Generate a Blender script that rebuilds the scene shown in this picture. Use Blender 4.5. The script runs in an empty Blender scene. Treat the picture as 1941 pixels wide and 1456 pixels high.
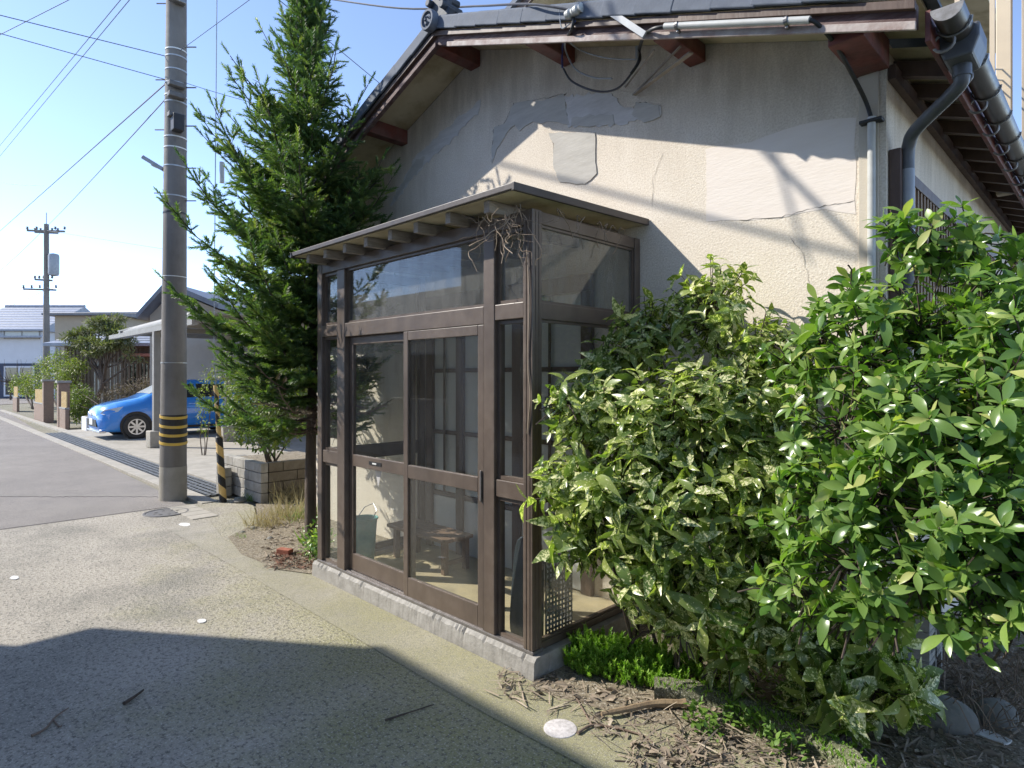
import bpy, math, random
import numpy as np
from mathutils import Vector, Matrix
random.seed(7); RNG = np.random.default_rng(7)
S = bpy.context.scene
COL = S.collection
R = math.radians

# ------------------------------------------------------------------ camera, sky, sun, exposure
CAM = Vector((-2.223, 3.414, 1.6)); FPX = 1160.0; CXP = 970.5; HYP = 715.0; K = math.sqrt(.5)
cd = bpy.data.cameras.new('camera'); cam = bpy.data.objects.new('camera', cd); COL.objects.link(cam)
cam.location = CAM; cam.rotation_euler = (R(90), 0, R(-135))
cd.sensor_width = 36; cd.lens = 36 * FPX / 1941; cd.shift_y = -13 / 1941; cd.clip_start = .05; cd.clip_end = 3000
S.camera = cam
SUN = Vector((1.37, 1.0, 1.46)).normalized()
w = bpy.data.worlds.new('World'); S.world = w; w.use_nodes = True
nt = w.node_tree; bg = nt.nodes['Background']
sk = nt.nodes.new('ShaderNodeTexSky'); sk.sky_type = 'NISHITA'; sk.sun_disc = False
sk.sun_elevation = math.asin(SUN.z); sk.sun_rotation = math.atan2(SUN.x, SUN.y)
sk.air_density = .6; sk.dust_density = .15; sk.ozone_density = 3.0; sk.altitude = 1200
tn = nt.nodes.new('ShaderNodeMix'); tn.data_type = 'RGBA'; tn.blend_type = 'MULTIPLY'; tn.inputs[0].default_value = 1; tn.inputs[7].default_value = (1.12, .97, .86, 1)
nt.links.new(sk.outputs[0], tn.inputs[6]); nt.links.new(tn.outputs[2], bg.inputs[0]); bg.inputs[1].default_value = .15
sl = bpy.data.lights.new('sun', 'SUN'); so = bpy.data.objects.new('sun', sl); COL.objects.link(so)
sl.energy = 2.15; sl.angle = R(.53); sl.color = (1, .95, .86)
so.rotation_euler = SUN.to_track_quat('Z', 'Y').to_euler(); so.location = (8, 6, 12)
S.view_settings.view_transform = 'Standard'; S.view_settings.look = 'None'; S.view_settings.gamma = 1
S.view_settings.exposure = 1.69
S.render.resolution_x = 1024; S.render.resolution_y = 768

# ------------------------------------------------------------------ pixel helpers (direction of a photo pixel; distance from the plane it touches)
def ray(px, py):
    r = (px - CXP) / FPX
    return Vector((K - K * r, -K - K * r, (HYP - py) / FPX))
def at(px, py, ax, v):
    d = ray(px, py); return CAM + d * ((v - CAM[ax]) / d[ax])
def ay(px, py, y): return at(px, py, 1, y)
def az(px, py, z=0): return at(px, py, 2, z)
def ad(px, py, dep): return CAM + ray(px, py) * dep

# ------------------------------------------------------------------ materials
MATS = {}
def rgb(c): return (c[0], c[1], c[2], 1)
def base(name):
    m = bpy.data.materials.new(name); m.use_nodes = True; MATS[name] = m
    n = m.node_tree; p = n.nodes['Principled BSDF']
    return m, n, p
def noise(n, co, scale, detail=5, rough=.6, stretch=None):
    if stretch:
        mp = n.nodes.new('ShaderNodeMapping'); mp.inputs['Scale'].default_value = stretch
        n.links.new(co, mp.inputs[0]); co = mp.outputs[0]
    t = n.nodes.new('ShaderNodeTexNoise'); t.inputs['Scale'].default_value = scale
    t.inputs['Detail'].default_value = detail; t.inputs['Roughness'].default_value = rough
    n.links.new(co, t.inputs['Vector']); return t.outputs['Fac']
def ramp(n, f, a, b):
    r = n.nodes.new('ShaderNodeMapRange'); r.inputs[1].default_value = a; r.inputs[2].default_value = b
    n.links.new(f, r.inputs[0]); return r.outputs[0]
def mix(n, f, a, b, mode='MIX'):
    x = n.nodes.new('ShaderNodeMix'); x.data_type = 'RGBA'; x.blend_type = mode
    for s, v in ((x.inputs[0], f), (x.inputs[6], a), (x.inputs[7], b)):
        if isinstance(v, (int, float)): s.default_value = v
        elif isinstance(v, tuple): s.default_value = rgb(v)
        else: n.links.new(v, s)
    return x.outputs[2]
def math_(n, op, a, b=0.0):
    x = n.nodes.new('ShaderNodeMath'); x.operation = op
    for s, v in ((x.inputs[0], a), (x.inputs[1], b)):
        if isinstance(v, (int, float)): s.default_value = v
        else: n.links.new(v, s)
    return x.outputs[0]
def bump(n, p, h, strength=.3, dist=.01):
    b = n.nodes.new('ShaderNodeBump'); b.inputs['Strength'].default_value = strength; b.inputs['Distance'].default_value = dist
    n.links.new(h, b.inputs['Height']); n.links.new(b.outputs[0], p.inputs['Normal'])
def coord(n, kind='Object'):
    return n.nodes.new('ShaderNodeTexCoord').outputs[kind]
def M(name, c1, c2=None, s=6, rough=.6, bs=0, bst=.25, metal=0, spec=.5, coat=0, lo=.35, hi=.65, c3=None, s3=1.2, stretch=None, st3=None):
    m, n, p = base(name); co = coord(n)
    col = None
    if c2:
        col = mix(n, ramp(n, noise(n, co, s, 7, .65, stretch), lo, hi), c1, c2)
        if c3: col = mix(n, ramp(n, noise(n, co, s3, 5, .65, st3), .46, .72), col, c3)
        n.links.new(col, p.inputs['Base Color'])
        rr = ramp(n, noise(n, co, s * 2, 4), 0, 1); q = n.nodes.new('ShaderNodeMapRange')
        q.inputs[3].default_value = max(.03, rough - .12); q.inputs[4].default_value = min(1, rough + .12)
        n.links.new(rr, q.inputs[0]); n.links.new(q.outputs[0], p.inputs['Roughness'])
    else:
        p.inputs['Base Color'].default_value = rgb(c1); p.inputs['Roughness'].default_value = rough
    p.inputs['Metallic'].default_value = metal; p.inputs['Specular IOR Level'].default_value = spec
    p.inputs['Coat Weight'].default_value = coat; p.inputs['Coat Roughness'].default_value = .05
    if bs: bump(n, p, noise(n, co, bs, 5, .6, stretch), bst)
    return m
M('alu_brown', (.098, .070, .052), (.148, .112, .086), 9, .42, 60, .05, 0, .6, 0, .3, .7, (.075, .056, .044), 3.5, None, (1, 1, .35))
M('alu_sill', (.30, .28, .27), (.2, .18, .17), 20, .4, 0, 0, .6)
M('porch_roof', (.055, .045, .042), (.085, .07, .065), 8, .5, 40, .1)
M('rafter_wood', (.24, .205, .17), (.36, .31, .26), 10, .7, 30, .2, stretch=(1, 1, 6))
M('wood_red', (.19, .05, .036), (.11, .036, .028), 9, .6, 40, .25, c3=(.17, .10, .085), s3=4)
M('wood_worn', (.105, .05, .045), (.20, .145, .135), 7, .72, 45, .4, stretch=(1, 1, 7), c3=(.06, .03, .028), s3=3)
M('wood_strip', (.50, .45, .41), (.30, .22, .19), 9, .75, 40, .3)
M('soffit', (.54, .46, .29), (.62, .54, .37), 5, .8, 30, .1, c3=(.30, .23, .12), s3=2.2)
M('tile', (.10, .118, .15), (.15, .17, .205), 12, .72, 70, .12, 0, .25, c3=(.20, .215, .24), s3=4)
M('tile_dark', (.05, .058, .07), (.09, .10, .115), 9, .6, 60, .1, 0, .3)
M('gutter', (.05, .044, .04), (.075, .066, .06), 10, .34, 0, 0, 0, .6)
M('hook', (.33, .32, .31), (.20, .19, .18), 30, .45, 0, 0, .5)
M('pipe_grey', (.085, .088, .095), (.11, .115, .125), 12, .4)
M('pipe_light', (.26, .28, .31), (.34, .36, .38), 9, .38)
M('conduit', (.55, .55, .52), (.45, .45, .42), 9, .45)
M('rubber', (.015, .015, .016), (.03, .03, .03), 30, .5)
M('wire', (.05, .05, .06), None, rough=.5); M('wire_sky', (.13, .14, .18), None, rough=.6)
M('wire_pale', (.32, .34, .36), None, rough=.4)
M('wire_blue', (.06, .07, .24), None, rough=.5)
M('steel', (.34, .34, .34), (.22, .21, .2), 30, .38, 0, 0, .8)
M('bark', (.075, .055, .042), (.13, .10, .08), 14, .9, 50, .8, stretch=(1, 1, .25))
M('twig', (.13, .085, .06), (.22, .16, .12), 18, .85)
M('twig_dark', (.045, .034, .026), (.09, .065, .05), 18, .9)
M('pole_concrete', (.15, .135, .118), (.20, .182, .16), 6, .8, 80, .15, c3=(.24, .22, .20), s3=1.2, stretch=(1, 1, .2))
M('band_white', (.75, .75, .72), None, rough=.5)
M('band_steel', (.45, .45, .44), None, rough=.4, metal=.6)
M('yellow', (.72, .46, .06), (.60, .40, .10), 9, .5)
M('yellow_pale', (.74, .52, .20), (.62, .42, .15), 14, .55)
M('black', (.014, .014, .015), (.03, .028, .026), 20, .5)
M('brick_red', (.36, .12, .07), (.26, .09, .055), 20, .9, 60, .3)
M('stone', (.17, .165, .148), (.235, .225, .20), 9, .85, 35, .35, c3=(.13, .135, .10), s3=3)
M('block', (.44, .415, .37), (.31, .29, .255), 7, .9, 90, .5, c3=(.16, .145, .11), s3=2.5, st3=(1, 1, .3))
M('block_shaded', (.16, .13, .09), (.23, .20, .15), 7, .9, 90, .4)  # shade on the planter's sunless side is put into this block colour
M('white_mark', (.72, .71, .69), (.58, .56, .53), 40, .8)
M('disc_white', (.66, .62, .61), (.42, .39, .38), 55, .7, 60, .1)
M('iron', (.11, .105, .10), (.17, .16, .15), 20, .6, 60, .3)
M('grate', (.17, .18, .19), (.25, .26, .27), 15, .5, 0, 0, .5)
M('void', (.012, .012, .012), None, rough=1, spec=0); M('crack_dirt', (.20, .17, .14), None, rough=1, spec=0)
M('sill_stone', (.36, .34, .31), (.25, .235, .21), 12, .85, 60, .4)
M('plastic_dark', (.035, .045, .05), (.05, .06, .065), 8, .35, spec=.6)
M('plastic_grey', (.17, .175, .17), (.22, .22, .21), 10, .5)
M('teal', (.10, .34, .32), (.15, .42, .38), 12, .5)
M('wood_bench', (.16, .095, .06), (.23, .15, .10), 8, .6, 30, .2, stretch=(.3, 1, 1))
M('wood_dark', (.075, .045, .032), (.12, .075, .055), 8, .55, 40, .2, stretch=(1, 1, .2))
M('paper', (.78, .72, .72), None, rough=.8)
M('frosted', (.60, .61, .58), (.66, .66, .63), 5, .22)
M('slat', (.20, .125, .07), (.28, .19, .115), 9, .7, 40, .2, stretch=(1, 1, .2))
M('beige_metal', (.62, .50, .34), (.56, .45, .31), 4, .5)
M('beige_panel', (.44, .36, .26), (.38, .31, .22), 4, .55)
M('cream_wall', (.60, .54, .44), (.54, .48, .39), 3, .85, 90, .2)
M('cedar_dry', (.20, .09, .05), (.11, .055, .035), 30, .95, 60, .5)
M('concrete_pale', (.40, .365, .31), (.32, .295, .25), 5, .9, 60, .2, c3=(.27, .25, .205), s3=1.4)
M('interior_floor', (.58, .47, .28), (.50, .42, .27), 5, .85, 40, .2, c3=(.30, .26, .19), s3=2)

def stucco():
    m, n, p = base('stucco'); co = coord(n)
    c = mix(n, ramp(n, noise(n, co, 4.5, 8, .6), .35, .7), (.82, .745, .635), (.76, .675, .56))
    c = mix(n, ramp(n, noise(n, co, 90, 3, .7), .42, .62), c, (.66, .575, .465))
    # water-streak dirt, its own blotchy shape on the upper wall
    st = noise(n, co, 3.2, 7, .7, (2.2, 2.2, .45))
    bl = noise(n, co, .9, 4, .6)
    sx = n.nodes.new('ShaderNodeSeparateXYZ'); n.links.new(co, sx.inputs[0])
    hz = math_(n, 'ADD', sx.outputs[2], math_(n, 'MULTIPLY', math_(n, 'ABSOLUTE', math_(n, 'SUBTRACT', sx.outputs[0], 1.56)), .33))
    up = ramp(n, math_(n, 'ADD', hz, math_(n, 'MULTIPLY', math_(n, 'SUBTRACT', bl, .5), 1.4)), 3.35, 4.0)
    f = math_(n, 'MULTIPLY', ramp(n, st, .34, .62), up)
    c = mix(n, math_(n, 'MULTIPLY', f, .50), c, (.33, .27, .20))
    n.links.new(c, p.inputs['Base Color']); p.inputs['Roughness'].default_value = .92; p.inputs['Specular IOR Level'].default_value = .2
    v = n.nodes.new('ShaderNodeTexVoronoi'); v.inputs['Scale'].default_value = 110; n.links.new(co, v.inputs[0])
    h = math_(n, 'ADD', noise(n, co, 110, 4, .6), math_(n, 'MULTIPLY', v.outputs[0], .6))
    bump(n, p, h, .32, .007); return m
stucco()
def patch_mat(name, a, b):
    m, n, p = base(name); co = coord(n)
    c = mix(n, ramp(n, noise(n, co, 7, 8, .7, (.6, 1, 2.5)), .3, .7), a, b)
    n.links.new(c, p.inputs['Base Color']); p.inputs['Roughness'].default_value = .9
    bump(n, p, noise(n, co, 40, 5, .6, (.4, 1, 2)), .2, .008)
patch_mat('mortar', (.56, .53, .475), (.43, .405, .36))
patch_mat('mortar_pale', (.68, .65, .62), (.50, .475, .44))
patch_mat('repaint', (.80, .725, .65), (.75, .67, .59))

def ground_mat(name, cols, moss, agg=85, dark=(.05, .048, .042), bst=.6):
    m, n, p = base(name); co = coord(n)
    c = mix(n, ramp(n, noise(n, co, 1.6, 8, .65), .32, .68), cols[0], cols[1])
    c = mix(n, ramp(n, noise(n, co, .75, 9, .72), .47, .68), c, cols[2])
    c = mix(n, math_(n, 'MULTIPLY', ramp(n, noise(n, co, 5.5, 9, .75), .53, .66), .55), c, cols[0])
    if moss:
        sx = n.nodes.new('ShaderNodeSeparateXYZ'); n.links.new(co, sx.inputs[0])
        d = math_(n, 'ADD', math_(n, 'MULTIPLY', math_(n, 'SUBTRACT', 2.9, sx.outputs[1]), .20), math_(n, 'MULTIPLY', math_(n, 'SUBTRACT', 1.2, sx.outputs[0]), .08))
        mk = ramp(n, math_(n, 'ADD', noise(n, co, 1.4, 9, .75), d), .52, .92)
        c = mix(n, math_(n, 'MULTIPLY', mk, .8), c, moss)
    g = noise(n, co, agg, 4, .75); g2 = noise(n, co, agg * 2.3, 2, .6)
    c = mix(n, math_(n, 'MULTIPLY', ramp(n, g, .50, .62), .8), c, dark)
    c = mix(n, math_(n, 'MULTIPLY', ramp(n, g2, .56, .66), .6), c, (.60, .56, .48))
    n.links.new(c, p.inputs['Base Color']); p.inputs['Roughness'].default_value = .9; p.inputs['Specular IOR Level'].default_value = .25
    bump(n, p, math_(n, 'ADD', g, math_(n, 'MULTIPLY', g2, .5)), bst, .01)
ground_mat('lane', ((.45, .405, .34), (.33, .30, .25), (.21, .20, .17)), (.27, .26, .095), 40, (.10, .094, .078), 1.0)
ground_mat('strip', ((.40, .365, .31), (.31, .285, .24), (.22, .21, .18)), (.265, .25, .12), 90, (.17, .158, .13), .5)
ground_mat('asphalt', ((.25, .225, .205), (.205, .186, .172), (.29, .262, .235)), None, 130, (.075, .07, .07), .5)
ground_mat('soil', ((.22, .18, .125), (.28, .235, .17), (.165, .145, .10)), None, 40, (.045, .035, .025), .9)
ground_mat('earth', ((.26, .235, .18), (.20, .19, .14), (.16, .16, .10)), None, 30, (.1, .09, .06), .4)
ground_mat('mossy_kerb', ((.20, .19, .14), (.14, .145, .085), (.10, .12, .05)), None, 60, (.05, .05, .03), .6)

def glass_mat(name, dirt=.05, tint=(.93, .96, .95)):
    m, n, p = base(name); out = n.nodes['Material Output']; n.nodes.remove(p); co = coord(n)
    tr = n.nodes.new('ShaderNodeBsdfTransparent'); tr.inputs[0].default_value = rgb(tint)
    gl = n.nodes.new('ShaderNodeBsdfGlossy'); gl.inputs['Roughness'].default_value = .015
    b = n.nodes.new('ShaderNodeBump'); b.inputs['Strength'].default_value = .015; b.inputs['Distance'].default_value = .01
    n.links.new(noise(n, co, 2.5, 1), b.inputs['Height']); n.links.new(b.outputs[0], gl.inputs['Normal'])
    fr = n.nodes.new('ShaderNodeLayerWeight'); fr.inputs[0].default_value = .5
    fz = math_(n, 'ADD', math_(n, 'MULTIPLY', math_(n, 'POWER', fr.outputs['Facing'], 4.0), .9), .045)
    ms = n.nodes.new('ShaderNodeMixShader'); n.links.new(math_(n, 'MINIMUM', fz, 1), ms.inputs[0])
    n.links.new(tr.outputs[0], ms.inputs[1]); n.links.new(gl.outputs[0], ms.inputs[2])
    df = n.nodes.new('ShaderNodeBsdfDiffuse'); df.inputs[0].default_value = (.42, .41, .38, 1)
    m2 = n.nodes.new('ShaderNodeMixShader')
    d = math_(n, 'MULTIPLY', ramp(n, noise(n, co, 4, 7, .7, (3, 3, .6)), .35, .75), dirt * 2)
    n.links.new(math_(n, 'ADD', d, dirt * .3), m2.inputs[0]); n.links.new(ms.outputs[0], m2.inputs[1]); n.links.new(df.outputs[0], m2.inputs[2])
    n.links.new(m2.outputs[0], out.inputs[0])
glass_mat('glass', .014, (.97, .98, .97)); glass_mat('glass_dirty', .10, (.84, .87, .87))
M('glass_dark', (.03, .035, .04), None, rough=.06, spec=.8)

def leaf_mat(name, a, b, spots=None, spot_scale=60, rough=.32, trans=.35, tcol=None, c3=None):
    m, n, p = base(name); out = n.nodes['Material Output']; co = coord(n)
    at_ = n.nodes.new('ShaderNodeAttribute'); at_.attribute_name = 'lv'
    oi = n.nodes.new('ShaderNodeObjectInfo')
    v = math_(n, 'FRACT', math_(n, 'ADD', at_.outputs['Fac'], oi.outputs['Random']))
    c = mix(n, v, a, b)
    if c3: c = mix(n, ramp(n, v, .90, .97), c, c3)
    if spots:
        vo = n.nodes.new('ShaderNodeTexNoise'); vo.inputs['Scale'].default_value = spot_scale; vo.inputs['Detail'].default_value = 3; vo.inputs['Roughness'].default_value = .7
        n.links.new(co, vo.inputs['Vector'])
        th = math_(n, 'SUBTRACT', .635, math_(n, 'MULTIPLY', math_(n, 'FRACT', math_(n, 'MULTIPLY', v, 7.3)), .17))
        f = n.nodes.new('ShaderNodeMapRange'); n.links.new(vo.outputs[0], f.inputs[0]); n.links.new(th, f.inputs[1]); n.links.new(math_(n, 'ADD', th, .03), f.inputs[2])
        c = mix(n, f.outputs[0], c, spots)
    n.links.new(c, p.inputs['Base Color']); p.inputs['Roughness'].default_value = rough; p.inputs['Specular IOR Level'].default_value = .55
    t = n.nodes.new('ShaderNodeBsdfTranslucent')
    n.links.new(mix(n, 1.0, c, tcol or (1.0, 1.25, .35), 'MULTIPLY'), t.inputs[0])
    ms = n.nodes.new('ShaderNodeMixShader'); ms.inputs[0].default_value = trans
    n.links.new(p.outputs[0], ms.inputs[1]); n.links.new(t.outputs[0], ms.inputs[2]); n.links.new(ms.outputs[0], out.inputs[0])
leaf_mat('leaf_aucuba', (.115, .185, .045), (.36, .42, .12), (.88, .84, .50), 62, .27, .42)
leaf_mat('leaf_tobira', (.09, .19, .045), (.30, .42, .11), None, 0, .27, .42, c3=(.52, .54, .20))
leaf_mat('leaf_needle', (.07, .135, .05), (.21, .285, .09), None, 0, .5, .42, c3=(.36, .40, .13))
leaf_mat('leaf_dead', (.13, .10, .07), (.20, .155, .11), None, 0, .9, .1)
leaf_mat('leaf_sedum', (.20, .36, .05), (.36, .54, .09), None, 0, .5, .4)
leaf_mat('leaf_shrub', (.11, .16, .04), (.22, .26, .07), None, 0, .45, .35, c3=(.24, .22, .07))
leaf_mat('leaf_pine', (.13, .15, .07), (.24, .235, .12), None, 0, .6, .3)
leaf_mat('leaf_hedge', (.16, .21, .05), (.28, .31, .075), None, 0, .5, .35, c3=(.33, .28, .08))
leaf_mat('leaf_weed', (.10, .20, .035), (.20, .32, .06), None, 0, .5, .4)
leaf_mat('straw', (.34, .28, .15), (.48, .42, .24), None, 0, .8, .3, (1, 1, .8))
leaf_mat('litter', (.19, .15, .11), (.36, .29, .215), None, 0, .9, .1, (1, 1, 1), (.42, .36, .28))
leaf_mat('vine_dry', (.20, .145, .10), (.36, .28, .205), None, 0, .85, .1, (1, 1, 1))

# ------------------------------------------------------------------ mesh helpers
class MB:
    def __init__(s): s.v = []; s.f = []
    def add(s, vs, fs):
        o = len(s.v); s.v += [tuple(p) for p in vs]; s.f += [tuple(i + o for i in f) for f in fs]; return s
    def box(s, x0, x1, y0, y1, z0, z1):
        return s.add([(x0, y0, z0), (x1, y0, z0), (x1, y1, z0), (x0, y1, z0), (x0, y0, z1), (x1, y0, z1), (x1, y1, z1), (x0, y1, z1)],
                     [(3, 2, 1, 0), (4, 5, 6, 7), (0, 1, 5, 4), (1, 2, 6, 5), (2, 3, 7, 6), (3, 0, 4, 7)])
    def bar(s, a, b, wd, h, up=(0, 0, 1)):
        a = Vector(a); b = Vector(b); d = (b - a).normalized(); u = Vector(up); x = d.cross(u).normalized(); u = x.cross(d).normalized()
        vs = []
        for p in (a, b):
            for i, j in ((-1, -1), (1, -1), (1, 1), (-1, 1)): vs.append(p + x * (i * wd / 2) + u * (j * h / 2))
        return s.add(vs, [(3, 2, 1, 0), (4, 5, 6, 7), (0, 1, 5, 4), (1, 2, 6, 5), (2, 3, 7, 6), (3, 0, 4, 7)])
    def tube(s, pts, r, n=8, cap=True):
        pts = [Vector(p) for p in pts]; k = len(pts); rs = r if isinstance(r, (list, tuple)) else [r] * k
        vs = []; ref = None
        for i, p in enumerate(pts):
            d = (pts[min(i + 1, k - 1)] - pts[max(i - 1, 0)])
            d = d.normalized() if d.length > 1e-9 else Vector((0, 0, 1))
            if ref is None: ref = Vector((0, 0, 1)) if abs(d.z) < .9 else Vector((1, 0, 0))
            x = d.cross(ref); x = x.normalized() if x.length > 1e-6 else Vector((1, 0, 0)); ref = x.cross(d).normalized(); y = ref
            for j in range(n):
                a = 2 * math.pi * j / n; vs.append(p + (x * math.cos(a) + y * math.sin(a)) * rs[i])
        fs = [(i * n + j, i * n + (j + 1) % n, (i + 1) * n + (j + 1) % n, (i + 1) * n + j) for i in range(k - 1) for j in range(n)]
        if cap: fs += [tuple(range(n - 1, -1, -1)), tuple((k - 1) * n + j for j in range(n))]
        return s.add(vs, fs)
    def prism(s, poly, f0, f1):          # poly of 2-D points, f0/f1 map a 2-D point to the two faces
        k = len(poly); vs = [f0(*p) for p in poly] + [f1(*p) for p in poly]
        return s.add(vs, [tuple(range(k - 1, -1, -1)), tuple(range(k, 2 * k))] + [(i, (i + 1) % k, k + (i + 1) % k, k + i) for i in range(k)])
    def lathe(s, prof, c=(0, 0, 0), axis='z', n=24):
        vs = []
        for r, h in prof:
            for j in range(n):
                a = 2 * math.pi * j / n; q = (r * math.cos(a), r * math.sin(a), h)
                if axis == 'x': q = (q[2], q[0], q[1])
                elif axis == 'y': q = (q[0], q[2], q[1])
                vs.append((c[0] + q[0], c[1] + q[1], c[2] + q[2]))
        fs = [(i * n + j, i * n + (j + 1) % n, (i + 1) * n + (j + 1) % n, (i + 1) * n + j) for i in range(len(prof) - 1) for j in range(n)]
        return s.add(vs, fs)
    def mesh(s, name, mat, smooth=False):
        me = bpy.data.meshes.new(name); me.from_pydata(s.v, [], s.f); me.materials.append(MATS[mat])
        import bmesh
        bm = bmesh.new(); bm.from_mesh(me); bmesh.ops.recalc_face_normals(bm, faces=bm.faces); bm.to_mesh(me); bm.free()
        if smooth: me.polygons.foreach_set('use_smooth', [True] * len(me.polygons))
        return me
    def build(s, name, mat, parent=None, smooth=False, bevel=0, kind=None):
        return link(name, s.mesh(name, mat, smooth), parent, bevel, kind, smooth)
def link(name, me, parent=None, bevel=0, kind=None, smooth=False):
    o = bpy.data.objects.new(name, me); COL.objects.link(o)
    if parent is not None: adopt(o, parent)
    if bevel:
        b = o.modifiers.new('bevel', 'BEVEL'); b.width = bevel; b.segments = 2; b.limit_method = 'ANGLE'; b.angle_limit = R(40)
    if smooth:
        e = o.modifiers.new('split', 'EDGE_SPLIT'); e.split_angle = R(45)
    if kind: o['kind'] = kind
    return o
def world_m(o):
    return world_m(o.parent) @ o.matrix_parent_inverse @ o.matrix_basis if o.parent else o.matrix_basis.copy()
def adopt(o, parent):
    o.parent = parent; o.matrix_parent_inverse = world_m(parent).inverted()
def thing(name, label, cat, loc=(0, 0, 0), group=None):
    o = bpy.data.objects.new(name, None); COL.objects.link(o); o.matrix_basis = Matrix.Translation(loc); o.empty_display_size = .1
    return tag(o, label, cat, group)
def tag(o, label, cat, group=None):
    o['label'] = label; o['category'] = cat
    if group: o['group'] = group
    return o
def copy_tree(o, parent=None):
    c = o.copy(); COL.objects.link(c)
    if parent is not None: c.parent = parent
    for ch in list(o.children): copy_tree(ch, c)
    return c
def struct(o): o['kind'] = 'structure'; return o
def sag(a, b, dip, n=14):
    a = Vector(a); b = Vector(b)
    return [a.lerp(b, i / n) - Vector((0, 0, dip * 4 * (i / n) * (1 - i / n))) for i in range(n + 1)]
def spline(pts, n=6):
    pts = [Vector(p) for p in pts]; out = []
    for i in range(len(pts) - 1):
        p0 = pts[max(i - 1, 0)]; p1 = pts[i]; p2 = pts[i + 1]; p3 = pts[min(i + 2, len(pts) - 1)]
        for j in range(n):
            t = j / n; out.append(.5 * ((2 * p1) + (p2 - p0) * t + (2 * p0 - 5 * p1 + 4 * p2 - p3) * t * t + (3 * p1 - p0 - 3 * p2 + p3) * t ** 3))
    return out + [pts[-1]]
def rough_poly(pts, seg=.05, amp=.012, rng=random):
    out = []
    for i, p in enumerate(pts):
        q = pts[(i + 1) % len(pts)]; L = math.dist(p, q); k = max(1, int(L / seg))
        for j in range(k):
            t = j / k; out.append((p[0] + (q[0] - p[0]) * t + rng.uniform(-amp, amp), p[1] + (q[1] - p[1]) * t + rng.uniform(-amp, amp)))
    return out

# many small pieces from few base shapes, fast (numpy)
def batch(name, mat, variants, frames, parent=None, kind=None, smooth=True):
    """frames: list of (variant, 3x3 array, position, value)"""
    V = []; F = []; LV = []; off = 0
    for k, (bv, bf) in enumerate(variants):
        fr = [f for f in frames if f[0] == k]
        if not fr: continue
        A = np.array([f[1] for f in fr]); P = np.array([f[2] for f in fr]); val = np.array([f[3] for f in fr], dtype=np.float32)
        vv = np.einsum('kij,nj->kni', A, bv) + P[:, None, :]
        n = len(bv); V.append(vv.reshape(-1, 3)); LV.append(np.repeat(val, n))
        ff = np.array(bf); F.append((ff[None] + (np.arange(len(fr)) * n)[:, None, None] + off).reshape(-1, ff.shape[1])); off += n * len(fr)
    V = np.concatenate(V).astype(np.float32); LV = np.concatenate(LV)
    me = bpy.data.meshes.new(name)
    tot = sum(a.size for a in F); nf = sum(len(a) for a in F)
    me.vertices.add(len(V)); me.vertices.foreach_set('co', V.ravel())
    me.loops.add(tot); me.loops.foreach_set('vertex_index', np.concatenate([a.ravel() for a in F]).astype(np.int32))
    me.polygons.add(nf)
    tl = np.concatenate([np.full(len(a), a.shape[1]) for a in F]); st = np.concatenate([[0], np.cumsum(tl)[:-1]])
    me.polygons.foreach_set('loop_start', st.astype(np.int32)); me.polygons.foreach_set('loop_total', tl.astype(np.int32))
    if smooth: me.polygons.foreach_set('use_smooth', np.ones(nf, dtype=bool))
    me.update(calc_edges=True)
    a = me.attributes.new('lv', 'FLOAT', 'POINT'); a.data.foreach_set('value', LV)
    me.materials.append(MATS[mat])
    return link(name, me, parent, 0, kind)
def leaf_shape(L, W, prof, curl=.15, fold=.25, tooth=0):
    """leaf along +y, face up +z; prof: widths at equal stations"""
    k = len(prof); vs = []; fs = []
    for i, wd in enumerate(prof):
        t = i / (k - 1); y = L * t; z = -curl * L * t * t; hw = W / 2 * wd * (1 + (tooth if i % 2 else -tooth))
        vs += [(-hw, y, z + fold * hw), (0, y, z), (hw, y, z + fold * hw)]
    for i in range(k - 1):
        a = i * 3; fs += [(a, a + 1, a + 4, a + 3), (a + 1, a + 2, a + 5, a + 4)]
    return np.array(vs, dtype=float), fs
def frame(d, up, roll=0, scale=1):
    """columns: x side, y along d, z up"""
    d = Vector(d).normalized(); x = d.cross(Vector(up))
    if x.length < 1e-4: x = d.cross(Vector((1, 0, .1)))
    x.normalize(); z = x.cross(d)
    if roll: q = Matrix.Rotation(roll, 3, d); x = q @ x; z = q @ z
    return np.array([[x[i] * scale, d[i] * scale, z[i] * scale] for i in range(3)])
def rdir():
    v = Vector((random.gauss(0, 1), random.gauss(0, 1), random.gauss(0, 1))); return v.normalized()
def leaf_objects(name, variants, frames, mat, parent):
    mes = []
    for k, (bv, bf) in enumerate(variants):
        me = bpy.data.meshes.new(name); me.from_pydata([tuple(v) for v in bv], [], bf); me.materials.append(MATS[mat])
        me.polygons.foreach_set('use_smooth', [True] * len(me.polygons)); mes.append(me)
    pi = world_m(parent).inverted()
    for k, A, P, val in frames:
        o = bpy.data.objects.new(name, mes[k]); COL.objects.link(o)
        m = Matrix([[A[0][0], A[0][1], A[0][2], P[0]], [A[1][0], A[1][1], A[1][2], P[1]], [A[2][0], A[2][1], A[2][2], P[2]], [0, 0, 0, 1]])
        o.parent = parent; o.matrix_parent_inverse = pi; o.matrix_basis = m

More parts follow.
